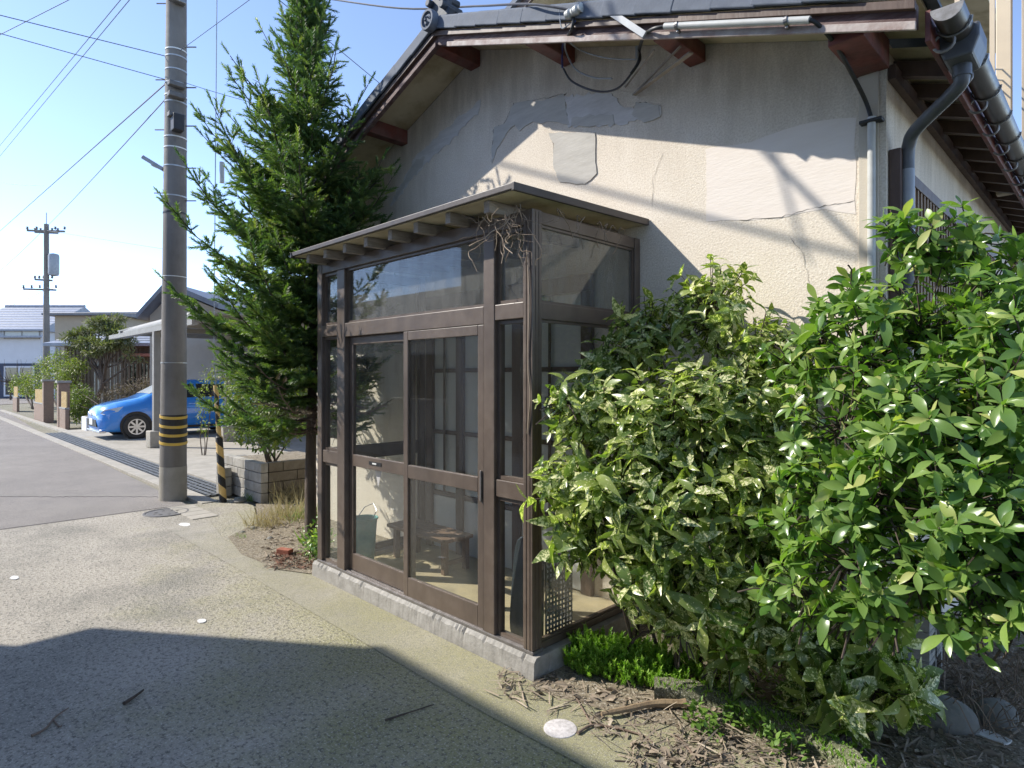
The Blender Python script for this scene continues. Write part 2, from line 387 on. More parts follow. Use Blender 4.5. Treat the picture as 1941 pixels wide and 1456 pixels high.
# ================================================================== THE SETTING
def sheet(name, poly, z, mat, thick=0):
    mb = MB()
    if thick: mb.prism(poly, lambda x, y: (x, y, z - thick), lambda x, y: (x, y, z))
    else: mb.add([(x, y, z) for x, y in poly], [tuple(range(len(poly)))])
    return struct(mb.build(name, mat))
sheet('ground', [(-900, -900), (900, -900), (900, 900), (-900, 900)], -.03, 'earth')
LANE = [(-6, 5.15), (-6, .55), (-2.2, .62), (-1.35, .80), (-.95, .80), (-.55, .98), (-.2, 1.06), (0, 1.0), (2.5, 1.0), (2.75, 1.16), (3.4, 1.2), (4.05, 1.08), (4.5, .62), (5.45, .30), (6.05, .34), (6.08, 1.1), (6.12, 5.15)]
sheet('concrete_lane', LANE, 0, 'lane')
sheet('concrete_strip', [(-1.55, .72), (-1.3, .82), (-.95, .82), (-.55, 1.0), (-.2, 1.075), (-.05, 1.072), (2.42, 1.065), (2.72, 1.2), (4.0, 1.17), (4.95, .98), (5.0, 1.43), (3, 1.425), (1.2, 1.44), (-.05, 1.45), (-1.0, 1.42), (-1.75, 1.30)], .004, 'strip')
sheet('road', [(6.06, 1.1), (6.12, 5.15), (60, 6.3), (62, -1.5), (40, -.3), (19, .56), (6.06, .86)], -.006, 'asphalt')
sheet('road_bend', [(44, -.5), (62, 6.3), (74, -20), (66, -24), (52, -8)], -.010, 'asphalt')
sheet('garden_soil', [(-6, .66), (-2.2, .66), (-1.3, .85), (-.9, .86), (-.5, 1.02), (-.1, 1.12), (.0, 1.05), (0, -.02), (-1.38, -.02), (-1.38, -9), (-6, -9)], .006, 'soil')
sheet('soil_bed', [(2.36, 1.02), (2.75, 1.2), (3.4, 1.24), (4.1, 1.1), (4.5, .64), (5.5, .25), (5.5, -.5), (4.72, -.9), (4.72, -.02), (2.36, -.02)], .006, 'soil')
# drain along the road: kerb lip, channel and grating panels
gm = MB().box(6.0, 36, .52, .72, -.06, .012); struct(gm.build('drain_kerb', 'concrete_pale', bevel=.006))
gm = MB().box(6.0, 36, -.12, .06, -.06, .03); struct(gm.build('drain_lip', 'concrete_pale', bevel=.006))
dr = thing('drain_grating', 'dark steel slotted drain grating running beside the road past the carport', 'grating', (6.4, .3, 0))
MB().box(6.0, 20, .06, .52, -.30, -.26).build('channel', 'void', dr)
panel = None
for i in range(13):
    x0 = 6.55 + i * 1.0
    if panel is None:
        g = MB()
        for k in range(6): y = .075 + k * .086; g.box(0, .985, y, y + .028, -.035, .008)
        for k in range(9): x = k * .12; g.box(x, x + .025, .075, .533 - .03, -.030, .002)
        panel = g.mesh('grating_panel', 'grate')
    o = link('grating_panel', panel); o.matrix_basis = Matrix.Translation((x0, 0, -.004)); adopt(o, dr)
sheet('forecourt', [(6.8, -.12), (20, -.12), (20, -7.5), (6.8, -7.5)], .028, 'concrete_pale', .05)
# manhole cover by the lane end
c = az(315, 972); mb = MB().lathe([(.001, .004), (.2, .004), (.21, .002), (.22, .009), (.24, .009), (.245, .0)], (c.x, c.y, .001))
for a in range(8):
    t = a * math.pi / 4; mb.box(c.x + math.cos(t) * .12 - .015, c.x + math.cos(t) * .12 + .015, c.y + math.sin(t) * .12 - .015, c.y + math.sin(t) * .12 + .015, .004, .009)
tag(mb.build('manhole_cover', 'iron'), 'small dark iron manhole cover set in the lane beside the white mark', 'manhole cover')
# concrete edge slabs at the lane end
for i in range(4):
    o = MB().box(5.15 + i * .22, 5.15 + i * .22 + .21, .82, 1.1, -.05, .009).build('edge_slab', 'concrete_pale', bevel=.004)
    tag(o, 'pale flat concrete slab in the short row between striped guard and manhole cover', 'slab', 'concrete slabs at the lane end')
struct(MB().add([(6.075, 1.1, .0045), (6.095, 1.1, .0045), (6.135, 5.1, .0045), (6.115, 5.1, .0045)], [(0, 1, 2, 3)]).build('pavement_joint', 'void'))
jp = [az(px, 941 + random.uniform(-.9, .9)) for px in range(0, 306, 6)]
struct(MB().tube([p + Vector((0, 0, -.006)) for p in jp], .0035, 4).build('road_crack', 'void'))
# white painted marks
for n_, (px, py, ra, rb), lab in (('paint_mark', (382, 1178, .04, .028), 'small white paint mark on the concrete before the porch doors'),
                            ('paint_mark', (27, 1096, .06, .026), 'white paint dab alone on the bare middle of the concrete lane'),
                            ('paint_mark', (350, 995, .1, .05), 'white painted ellipse on the lane near the manhole cover')):
    c = az(px, py); pl = rough_poly([(c.x + ra * math.cos(t * .7854), c.y + rb * math.sin(t * .7854)) for t in range(8)], .02, .004)
    tag(MB().prism(pl, lambda x, y: (x, y, .001), lambda x, y: (x, y, .0055)).build(n_, 'white_mark'), lab, 'paint mark')
c = az(1062, 1383); mb = MB().lathe([(.001, .0045), (.070, .0045), (.075, .003), (.076, 0)], (c.x, c.y, .004), n=40)
tag(mb.build('ground_marker', 'disc_white', smooth=True), 'white round marker set flush in the concrete by the twigs', 'marker')

# ================================================================== HOUSE
RX = 1.56; SLP = .36
def zs(x, top=4.32): return top - SLP * abs(x - RX)
H = thing('house', 'old cream stuccoed house with tiled gable roof behind the glass porch', 'house', (1.6, -3, 0))
XR, XL = -1.40, 4.55
pent = [(XR, 0), (XL, 0), (XL, zs(XL)), (RX, zs(RX)), (XR, zs(XR))]
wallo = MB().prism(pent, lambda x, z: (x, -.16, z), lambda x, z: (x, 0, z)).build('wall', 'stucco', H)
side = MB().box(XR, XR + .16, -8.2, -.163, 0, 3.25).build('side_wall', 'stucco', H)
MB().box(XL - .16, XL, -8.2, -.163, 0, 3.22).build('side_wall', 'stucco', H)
MB().box(XR + .03, XR + .12, .002, .012, 0, 3.2).build('corner_trim', 'cream_wall', H, bevel=.004)
def on_wall(pts, yy=0): return [(ay(px, py, yy).x, ay(px, py, yy).z) for px, py in pts]
def patch(name, pts, mat, y0, seg=.05, amp=.012):
    return MB().prism(rough_poly(on_wall(pts), seg, amp), lambda x, z: (x, .0005, z), lambda x, z: (x, y0, z)).build(name, mat, wallo)
patch('plaster_patch', [(932, 308), (936, 244), (958, 232), (974, 195), (1030, 190), (1072, 180), (1078, 235), (1010, 232), (985, 250), (978, 235), (955, 262)], 'mortar', .006)
patch('plaster_patch', [(1072, 183), (1160, 175), (1185, 205), (1250, 198), (1256, 222), (1160, 238), (1078, 240)], 'mortar_pale', .005, .03, .014)
patch('plaster_patch', [(1084, 222), (1165, 214), (1168, 236), (1082, 240)], 'mortar', .008)
patch('plaster_patch', [(1198, 218), (1206, 195), (1250, 200), (1254, 222), (1222, 232)], 'mortar', .0085, .03, .006)
patch('plaster_patch', [(1040, 252), (1128, 250), (1131, 330), (1110, 350), (1062, 345), (1050, 318), (1050, 275)], 'mortar', .007, .04, .006)
patch('plaster_patch', [(912, 190), (905, 215), (850, 272), (800, 318), (758, 370), (740, 392), (752, 362), (788, 300), (830, 258), (870, 222)], 'mortar_pale', .004, .04, .02)
patch('plaster_patch', [(790, 302), (806, 298), (800, 318), (770, 350), (752, 380), (748, 372), (768, 340)], 'mortar', .0065, .03, .01)
patch('repaint_patch', [(1338, 282), (1420, 270), (1520, 236), (1622, 222), (1622, 405), (1560, 395), (1480, 415), (1338, 420)], 'repaint', .0015, .08, .006)
def crack(pts, wd=.0045):
    P = [ay(a, b, .003) for a, b in spline2(pts)]
    mb = MB().tube(P, [wd * random.uniform(.15, .6) for _ in P], 4); return mb.build('crack', 'crack_dirt', wallo)
def spline2(pts, sub=5, amp=2.2):
    out = []
    for i in range(len(pts) - 1):
        for j in range(sub):
            t = j / sub; out.append((pts[i][0] + (pts[i + 1][0] - pts[i][0]) * t + random.uniform(-amp, amp), pts[i][1] + (pts[i + 1][1] - pts[i][1]) * t + random.uniform(-amp, amp)))
    return out + [pts[-1]]
for pts, wd in (([(932, 308), (935, 246), (955, 235), (974, 195)], .004), ([(1000, 190), (1050, 184), (1074, 176)], .004), ([(1040, 250), (1050, 280), (1050, 318), (1062, 343)], .004), ([(1198, 216), (1206, 196), (1226, 195)], .0035),
            ([(1400, 418), (1480, 412), (1530, 398), (1570, 388), (1620, 380)], .0025), ([(1256, 290), (1238, 340), (1236, 390)], .002), ([(1500, 450), (1520, 480), (1535, 540)], .002)):
    crack(pts, wd)
# soffits, barge boards, strips, purlins
for x0, x1 in ((-1.62, RX), (RX, 4.80)):
    pl = [(x0, zs(x0)), (x1, zs(x1)), (x1, zs(x1) + .02), (x0, zs(x0) + .02)]
    MB().prism(pl, lambda x, z: (x, .003, z), lambda x, z: (x, .418, z)).build('soffit', 'soffit', H)
    fb = lambda x, t: t - SLP * abs(x - RX)
    pl = [(x0, fb(x0, 4.185)), (x1, fb(x1, 4.185)), (x1, fb(x1, 4.285)), (x0, fb(x0, 4.285))]
    bb = MB().prism(pl, lambda x, z: (x, .42, z), lambda x, z: (x, .455, z)).build('barge_board', 'wood_worn', H, bevel=.004)
    pl = [(x0, fb(x0, 4.168)), (x1 - (.0 if x1 > 2 else .14), fb(x1 - (.0 if x1 > 2 else .14), 4.168)), (x1 - (.0 if x1 > 2 else .14), fb(x1 - (.0 if x1 > 2 else .14), 4.205)), (x0, fb(x0, 4.205))]
    MB().prism(pl, lambda x, z: (x, .458, z), lambda x, z: (x, .474, z)).build('strip', 'wood_strip' if x1 < 2 else 'wood_worn', bb, bevel=.003)
    pl = [(x0, fb(x0, 4.25)), (x1, fb(x1, 4.25)), (x1, fb(x1, 4.288)), (x0, fb(x0, 4.288))]
    MB().prism(pl, lambda x, z: (x, .458, z), lambda x, z: (x, .485, z)).build('upper_strip', 'wood_dark', bb, bevel=.003)
    pl = [(x0 - (.05 if x0 < 0 else 0), fb(x0, 4.343) - (.02 if x0 < 0 else 0)), (x1, fb(x1, 4.343)), (x1, fb(x1, 4.362)), (x0 - (.05 if x0 < 0 else 0), fb(x0, 4.362) - (.02 if x0 < 0 else 0))]
    MB().prism(pl, lambda x, z: (x, -8.4, z), lambda x, z: (x, .45, z)).build('roof', 'tile_dark', H)
for x, wd, hh in ((3.6, .10, .12), (2.64, .10, .115), (1.62, .12, .115), (.60, .10, .125), (-.40, .105, .125), (-1.34, .15, .17)):
    MB().prism([(x - wd / 2, zs(x) - hh), (x + wd / 2, zs(x) - hh), (x + wd / 2, zs(x + wd / 2) - .004), (x - wd / 2, zs(x - wd / 2) - .004)], lambda a, z: (a, .001, z), lambda a, z: (a, .416, z)).build('purlin', 'wood_red', H, bevel=.006)
# splintered boards hanging beside the purlin
for pts in (([(1290, 88), (1210, 170)], .012), ([(1310, 100), (1202, 180)], .03), ([(1240, 95), (1185, 165)], .01)):
    a, b = pts[0]; p = ay(*a, .30); q = ay(*b, .02); MB().bar(p, q, pts[1], .008).build('splintered_lath', 'rafter_wood', H)
# rake tiles one by one
def rake_tile(side):
    mb = MB(); L = .262; g = .072
    pr = [(0, 0), (L, 0), (L, .016), (0, .016)]
    mb.prism([(0, -.005), (L, -.005), (L, .022), (0, .030)], lambda x, z: (x, -.17, z), lambda x, z: (x, .03, z))
    mb.prism([(0, -g + .012), (L, -g), (L, .020), (0, .028)], lambda x, z: (x, .031, z), lambda x, z: (x, .053, z))
    mb.tube([(.0, .02, .022), (L, .02, .014)], .022, 10)
    return mb.mesh('roof_tile', 'tile')
tm = rake_tile(1)
ang = math.atan(SLP)
for sgn in (-1, 1):
    for i in range(13 if sgn < 0 else 13):
        d = .06 + i * .238
        o = link('roof_tile', tm, None, .006)
        rot = Matrix.Rotation(ang * 1 , 4, 'Y') if sgn > 0 else Matrix.Rotation(math.pi - ang, 4, 'Y')
        X = RX + sgn * d * math.cos(ang); Z = 4.362 - d * math.sin(ang)
        if sgn > 0: m = Matrix.Translation((X, .455, Z)) @ Matrix.Rotation(ang - .02, 4, 'Y')
        else:
            m = Matrix.Translation((X, .455, Z)) @ Matrix.Scale(-1, 4, (1, 0, 0)) @ Matrix.Rotation(ang - .02, 4, 'Y')
        m = m @ Matrix.Rotation(random.uniform(-.008, .008), 4, 'X') @ Matrix.Translation((0, random.uniform(-.003, .003), 0))
        o.matrix_basis = m; adopt(o, H)
# ridge with its end ornament
rd = MB()
for k in range(4): rd.box(RX - .10 + k * .012, RX + .10 - k * .012, -8.3, .40 - k * .01, 4.33 + k * .03, 4.358 + k * .03)
rd.tube([(RX, -8.3, 4.46), (RX, .40, 4.46)], .06, 12)
rd.build('ridge', 'tile_dark', H)
orn = MB()
orn.lathe([(.001, .02), (.04, .02), (.045, .012), (.055, .012), (.06, .03), (.075, .03), (.08, .02), (.08, -.03)], (RX, .53, 4.345), 'y', 28)
for k in range(3):
    a = k * 2.094; orn.tube([(RX + .018 * math.cos(a + t) * (1 + t), 0.555, 4.345 + .018 * math.sin(a + t) * (1 + t)) for t in (0, .4, .8, 1.2)], [.011, .009, .006, .003], 6)
orn.build('ridge_end_disc', 'tile', H, True)
orn = MB()
pl = [(-.13, .0), (.13, .0), (.16, .05), (.11, .09), (.12, .15), (.07, .2), (.06, .26), (0, .29), (-.06, .26), (-.07, .2), (-.12, .15), (-.11, .09), (-.16, .05)]
orn.prism(pl, lambda x, z: (RX + x, .40, 4.375 + z * .85), lambda x, z: (RX + x, .455, 4.375 + z * .85))
for x, z, r in ((-.1, .55, .03), (.1, .55, .03), (-.07, .63, .03), (.07, .63, .03), (0, .70, .035)):
    orn.tube([(RX + x, .3, 3.90 + z), (RX + x, .50, 3.90 + z)], r, 10)
orn.build('ridge_end_tile', 'tile_dark', H, bevel=.008)
# side eave: eave board, soffit boards, rafters, gutter with hooks
EX = -1.64
MB().box(EX - .022, EX, -8.3, .415, 2.985, 3.115).build('eave_board', 'wood_red', H, bevel=.004)
MB().add([(EX, -8.3, 3.13), (XR + .05, -8.3, 3.225), (XR + .05, .0, 3.225), (EX, .0, 3.13)], [(0, 1, 2, 3)]).build('eave_boards', 'soffit', H)
MB().box(XR - .035, XR - .002, -8.2, -.02, 3.06, 3.13).build('wall_plate', 'wood_dark', H)
for i in range(20):
    y = -.16 - i * .33
    MB().bar((XR + .02, y, 3.165), (EX + .001, y, 3.075), .05, .07).build('rafter', 'wood_dark', H)
gu = MB(); n = 12; GX, GZ = -1.725, 3.075; r0, r1 = .056, .051
prof = [(GX + r0 * math.cos(math.pi + math.pi * i / n), GZ + r0 * math.sin(math.pi + math.pi * i / n)) for i in range(n + 1)] + [(GX + r1 * math.cos(2 * math.pi - math.pi * i / n), GZ + r1 * math.sin(2 * math.pi - math.pi * i / n)) for i in range(n + 1)]
gu.prism(prof, lambda x, z: (x, -8.3, z), lambda x, z: (x, .47, z)); g = gu.build('gutter', 'gutter', H, True)
pl = [(GX + r0 * math.cos(math.pi + math.pi * i / n), GZ + r0 * math.sin(math.pi + math.pi * i / n)) for i in range(n + 1)]
MB().prism(pl, lambda x, z: (x, .471, z), lambda x, z: (x, .476, z)).build('end_cap', 'hook', g)
for i in range(12):
    y = .33 - i * .42
    hk = MB().tube([(GX + .061 * math.cos(a), y, GZ + .061 * math.sin(a)) for a in [math.pi + math.pi * j / 10 for j in range(11)]], .0045, 6)
    c0 = Vector((GX + .035, y - .005, GZ - .075))
    hk.tube([c0 + Vector((.037 * math.cos(a), 0, .037 * math.sin(a))) for a in [R(60) - R(330) * j / 12 for j in range(13)]], .0065, 6)
    hk.build('gutter_hook', 'hook', g, True)
cb = MB(); cy = .15
cb.prism([(-.075, .0), (.075, 0), (.075, -.06), (.05, -.13), (-.05, -.13), (-.075, -.06)], lambda x, z: (GX + x, cy - .10, GZ + .01 + z), lambda x, z: (GX + x, cy + .10, GZ + .01 + z))
cb.build('collector_box', 'pipe_grey', H, bevel=.01)
PX, PY = -1.47, -.09
dp = spline([(GX + .0, cy, 2.97), (GX + .0, cy, 2.90), (GX + .03, cy - .03, 2.865), (PX - .05, PY + .06, 2.79), (PX - .01, PY + .015, 2.74), (PX, PY, 2.68), (PX, PY, 2.60)], 5)
MB().tube(dp, .030, 14).build('downpipe', 'pipe_grey', H, True)
MB().tube([(GX, cy, 2.955), (GX, cy, 2.905)], .036, 14).build('pipe_collar', 'pipe_grey', H, True)
MB().tube([(PX, PY, 2.62), (PX, PY, 2.15)], .0305, 14).build('downpipe', 'pipe_light', H, True)
MB().tube([(PX, PY, 2.16), (PX, PY, 2.08), (PX + .01, PY, 2.02), (PX + .02, PY, .05)], .036, 14).build('downpipe', 'pipe_grey', H, True)
for z in (2.34, 1.5): 
    k = MB().lathe([(.033, -.012), (.037, -.012), (.037, .012), (.033, .012)], (PX, PY, z), n=16); k.box(PX + .03, XR, PY - .01, PY + .01, z - .01, z + .01); k.build('pipe_clamp', 'gutter', H)
MB().tube(spline([(PX + .05, PY + .03, 2.22), (PX + .03, PY + .10, 2.23), (PX + .01, PY + .13, 2.15), (PX + .03, PY + .10, 2.06), (PX + .05, PY + .05, 2.02)]), .009, 8).build('cable_loop', 'rubber', H, True)
# electrical conduit on the gable
cx = ay(1652, 225, .03).x
MB().tube([(cx, .03, 2.88), (cx, .03, .02)], .019, 12).build('conduit', 'conduit', H, True)
for z in (2.86, 2.0, 1.0): MB().box(cx - .05, cx + .05, .002, .055, z - .008, z + .008).build('conduit_clamp', 'rubber', H, bevel=.003)
a = ay(1260, 50, .50); b = ay(1535, 38, .50); b.y = .5
MB().tube([a, b], .017, 12).build('conduit', 'conduit', H, True)
for t in (.1, .86):
    p = a.lerp(b, t); k = MB().lathe([(.018, -.008), (.022, -.008), (.022, .008), (.018, .008)], p, 'x', 14); k.box(p.x - .006, p.x + .006, .474, .5, p.z - .03, p.z - .014); k.build('conduit_clip', 'steel', H)
MB().tube(spline([b, ay(1550, 46, .48), ay(1580, 80, .40), ay(1612, 135, .2), ay(1640, 190, .05), (cx, .03, 2.87)]), .010, 8).build('supply_cable', 'rubber', H, True)
# cable bracket with loops at the barge board
MB().bar(ay(1140, 12, .50), ay(1222, 66, .50), .012, .035).build('bracket_arm', 'pipe_light', H)
ins = ay(1088, 22, .52)
k = MB()
for dx in (-.03, .03): k.lathe([(.001, .035), (.025, .03), (.03, 0), (.02, -.012), (.028, -.03), (.001, -.036)], (ins.x + dx, ins.y, ins.z), 'x', 14)
k.tube([ins, ay(1090, 45, .48), ay(1080, 60, .47)], .006, 6); k.build('insulator', 'conduit', H, True)
for pts, r, m in (([(1090, 40), (1075, 62), (1066, 90), (1066, 128)], .007, 'wire_blue'), ([(1072, 72), (1072, 95), (1090, 130), (1125, 147), (1160, 149)], .006, 'wire_pale'), ([(1068, 130), (1085, 155), (1130, 173), (1170, 168), (1200, 135), (1212, 110)], .007, 'wire'),
             ([(1072, 72), (1100, 95), (1150, 110), (1205, 113)], .005, 'wire_pale'), ([(1260, 50), (1236, 56), (1220, 70), (1212, 95), (1212, 115), (1196, 140)], .010, 'rubber'), ([(1088, 30), (1084, 55), (1072, 74)], .010, 'rubber'), ([(1060, 18), (1062, 40), (1066, 54), (1080, 45)], .004, 'wire_pale'), ([(1208, 88), (1208, 112)], .012, 'wire_pale')):
    MB().tube(spline([ay(x, y, .505 if y < 60 else (.40 if y < 80 else .16)) for x, y in pts]), r, 8).build('cable', m, H, True)
# side lattice on the side wall
MB().box(XR - .05, XR - .004, -3.3, -.10, 2.60, 2.66).build('lattice_frame', 'wood_dark', H, bevel=.004)
MB().box(XR - .05, XR - .004, -3.3, -.10, 1.02, 1.08).build('lattice_frame', 'wood_dark', H, bevel=.004)
MB().box(XR - .016, XR - .005, -3.28, -.13, 1.08, 2.6).build('lattice_backing', 'slat', H)
for i in range(42):
    y = -.13 - i * .075; MB().box(XR - .045, XR - .018, y - .028, y, 1.081, 2.599).build('slat', 'slat', H)
MB().box(XR - .055, XR - .004, -.099, -.03, .9, 2.72).build('lattice_post', 'wood_dark', H, bevel=.004)
# upper storey, set back
U = thing('upper_storey', 'set back upper storey of the stuccoed house with its own gable', 'upper storey', (1.2, -5, 4))
UX0, UX1 = -.6, 3.3
MB().prism([(UX0, 3.6), (UX1, 3.6), (UX1, 6.55), (1.35, 7.25), (UX0, 6.55)], lambda x, z: (x, -3.2, z), lambda x, z: (x, -3.0, z)).build('wall', 'cream_wall', U)
for x0, x1 in ((UX0 - .4, 1.35), (1.35, UX1 + .4)):
    q = lambda x: 7.25 - SLP * abs(x - 1.35)
    MB().prism([(x0, q(x0) + .003), (x1, q(x1) + .003), (x1, q(x1) + .09), (x0, q(x0) + .09)], lambda x, z: (x, -8.2, z), lambda x, z: (x, -2.46, z)).build('soffit', 'soffit', U)
    MB().prism([(x0, q(x0) - .03), (x1, q(x1) - .03), (x1, q(x1) + .13), (x0, q(x0) + .13)], lambda x, z: (x, -2.455, z), lambda x, z: (x, -2.42, z)).build('barge_board', 'wood_dark', U)
    MB().prism([(x0, q(x0) + .095), (x1, q(x1) + .095), (x1, q(x1) + .17), (x0, q(x0) + .17)], lambda x, z: (x, -8.2, z), lambda x, z: (x, -2.36, z)).build('roof', 'tile', U)
# drying balcony over the side eave
B = thing('drying_balcony', 'beige metal drying balcony with thin posts above the side gutter', 'balcony', (-1.6, -3.4, 3.2))
p = ay(1903, 100, -3.0)
MB().box(p.x - .05, p.x + .05, -3.06, -2.97, 3.1, 6.2).build('post', 'beige_metal', B, bevel=.006)
for px in (1815, 1881):
    q = ay(px, 60, -2.2 if px < 1850 else -2.7); MB().box(q.x - .016, q.x + .016, q.y - .016, q.y + .016, 3.2, 6.2).build('thin_post', 'beige_metal', B)
for i in range(14):
    MB().box(p.x - .14, p.x - .115, -3.12 - i * .165, -3.12 - i * .165 + .16, 3.5, 6.2).build('panel_board', 'beige_panel', B, bevel=.004)
MB().box(p.x - .15, p.x - .1, -5.5, -3.13, 3.35, 3.49).build('rail', 'conduit', B)
MB().tube([(-1.36, -.9, 3.62), (-1.40, -6, 3.62)], .06, 12).build('upper_gutter', 'gutter', B, True)
for i in range(3): MB().tube(sag((-1.36, -2.2 - i * .1, 3.9 + i * .1), (p.x, -3.0, 3.95 + i * .09), .04), .006, 6).build('drying_line', 'conduit', B)

# ================================================================== GLASS PORCH
P = thing('glass_porch', 'brown aluminium glazed entrance porch with flat roof against the gable wall', 'porch', (1.18, .5, 0))
PW, PD = 2.37, 1.03
ba = MB(); pl = [(x, y) for x, y in ((-.035, -.0), (2.405, 0), (2.405, 1.062), (-.035, 1.062))]
def kerbstrip(x0, x1, y0, y1): return MB().box(x0, x1, y0, y1, -.05, .118)
# front kerb with a broken mortar edge
kf = MB(); N = 150
for i in range(N + 1):
    x = -.035 + 2.44 * i / N; j = random.uniform(-.006, .002) - (.02 if random.random() < .08 else 0); j2 = random.uniform(-.004, .002)
    kf.v += [(x, .94, -.05), (x, .94, .1185), (x, 1.045 + j * .5, .1185 + j2 * .3), (x, 1.062 + j2 * .4, .100 + j), (x, 1.068, -.05)]
for i in range(N):
    for k in range(4): kf.f.append((i * 5 + k, i * 5 + k + 1, (i + 1) * 5 + k + 1, (i + 1) * 5 + k))
kf.f += [(0, 1, 2, 3, 4), tuple(N * 5 + k for k in range(5))]
kf.build('base_kerb', 'sill_stone', P)
kerbstrip(-.035, .09, .003, .938).build('base_kerb', 'sill_stone', P, bevel=.006)
kerbstrip(2.28, 2.405, .003, .938).build('base_kerb', 'sill_stone', P, bevel=.006)
MB().box(.092, 2.278, .003, .938, -.05, .085).build('floor', 'interior_floor', P)
MB().box(-.005, 2.37, .955, 1.040, .120, .138).build('sill', 'alu_sill', P, bevel=.003)
for i, y in enumerate((.975, 1.0, 1.022)): MB().box(.40, 1.93, y, y + .006, .138, .146).build('track', 'alu_sill', P)
A = 'alu_brown'; BV = .004
def fb(name, x0, x1, y0, y1, z0, z1, par=P): return MB().box(x0, x1, y0, y1, z0, z1).build(name, A, par, bevel=BV)
yF0, yF1 = .965, 1.035
fb('corner_post', .0, .068, .962, 1.038, .139, 2.50)
fb('corner_post', 2.30, 2.37, .962, 1.038, .139, 2.50)
# ribs on the near corner post
for x in (.018, .045): MB().box(x, x + .006, 1.0385, 1.041, .14, 2.49).build('post_rib', A, P)
for y in (.98, 1.005): MB().box(-.003, -.0005, y, y + .008, .14, 2.49).build('post_rib', A, P)
fb('mullion', .295, .385, yF0, yF1 + .004, .139, 2.42)
fb('mullion', 1.945, 2.055, yF0, yF1 + .004, .139, 2.42)
fb('header', .069, 2.299, yF0, yF1, 2.422, 2.50)
fb('transom_rail', .069, .294, yF0, yF1, 1.92, 2.008); fb('transom_rail', .386, 1.944, yF0, yF1 + .002, 1.905, 2.008); fb('transom_rail', 2.056, 2.299, yF0, yF1, 1.92, 2.008)
fb('mid_rail', .069, .294, yF0 + .01, yF1 - .005, .925, 1.022); fb('mid_rail', 2.056, 2.299, yF0 + .01, yF1 - .005, .925, 1.022)
def pane_f(name, x0, x1, z0, z1, y, mat='glass', par=P): return MB().box(x0, x1, y, y + .004, z0, z1).build(name, mat, par)
def bead(x0, x1, z0, z1, y0, y1, t=.018, par=P):
    m = MB(); m.box(x0, x0 + t, y0, y1, z0, z1); m.box(x1 - t, x1, y0, y1, z0, z1); m.box(x0 + t, x1 - t, y0, y1, z0, z0 + t); m.box(x0 + t, x1 - t, y0, y1, z1 - t, z1)
    return m.build('glazing_frame', A, par)
for x0, x1 in ((.069, .294), (2.056, 2.299)):
    for z0, z1, mt in ((.139, .924, 'glass'), (1.023, 1.919, 'glass'), (2.009, 2.421, 'glass_dirty')):
        pn = pane_f('pane', x0 + .01, x1 - .01, z0 + .01, z1 - .01, .995, mt); bead(x0 + .001, x1 - .001, z0 + .001, z1 - .001, .975, 1.015, .02, pn)
pn = pane_f('transom_pane', .396, 1.934, 2.018, 2.412, .995, 'glass_dirty'); bead(.387, 1.943, 2.009, 2.421, .975, 1.015, .016, pn)
def sliding(x0, x1, y0, y1, wl, wr, label=None):
    d = MB(); z0, z1 = .147, 1.904
    d.box(x0, x0 + wl, y0, y1, z0, z1); d.box(x1 - wr, x1, y0, y1, z0, z1)
    d.box(x0 + wl, x1 - wr, y0, y1, z0, z0 + .125); d.box(x0 + wl, x1 - wr, y0, y1, z1 - .06, z1); d.box(x0 + wl, x1 - wr, y0, y1, .93, 1.018)
    o = d.build('sliding_door', A, P, bevel=BV); ym = (y0 + y1) / 2
    pane_f('pane', x0 + wl - .005, x1 - wr + .005, z0 + .12, .935, ym, 'glass', o); pane_f('pane', x0 + wl - .005, x1 - wr + .005, 1.013, z1 - .055, ym, 'glass', o)
    return o
d1 = sliding(.388, 1.185, 1.004, 1.034, .052, .050)
d2 = sliding(1.13, 1.942, .970, 1.000, .05, .055)
MB().box(.400, .412, 1.035, 1.046, .88, 1.06).build('pull_handle', 'alu_sill', d1, bevel=.003)
MB().box(1.50, 1.66, 1.001, 1.0035, .965, .990).build('lock_plate', 'black', d2)
MB().box(1.56, 1.61, 1.0038, 1.006, .972, .982).build('lock_label', 'band_white', d2)
# near side panel (plane x = 0) and far side panel
for xs, nm in ((.012, 'near'), (2.318, 'far')):
    x0, x1 = xs, xs + .04
    fb('wall_post', x0 - .006, x1 + .006, .004, .062, .12, 2.50)
    fb('side_header', x0, x1, .063, .961, 2.43, 2.50)
    fb('side_rail', x0 - .002, x1 + .002, .063, .961, 1.915, 2.005)
    fb('side_rail', x0, x1, .063, .961, .925, 1.015)
    fb('side_sill', x0, x1, .063, .961, .120, .16)
    for z0, z1, mt in ((.16, .925, 'glass'), (1.015, 1.915, 'glass'), (2.005, 2.43, 'glass_dirty')):
        pn = MB().box(xs + .018, xs + .022, .066, .958, z0 + .003, z1 - .003).build('pane', mt, P)
        m = MB(); y0, y1 = .0635, .9605; t = .014
        m.box(x0 + .008, x1 - .008, y0, y0 + t, z0 + .001, z1 - .001); m.box(x0 + .008, x1 - .008, y1 - t, y1, z0 + .001, z1 - .001); m.box(x0 + .008, x1 - .008, y0 + t, y1 - t, z1 - t, z1 - .001); m.box(x0 + .008, x1 - .008, y0 + t, y1 - t, z0 + .001, z0 + t)
        m.build('glazing_frame', A, pn)
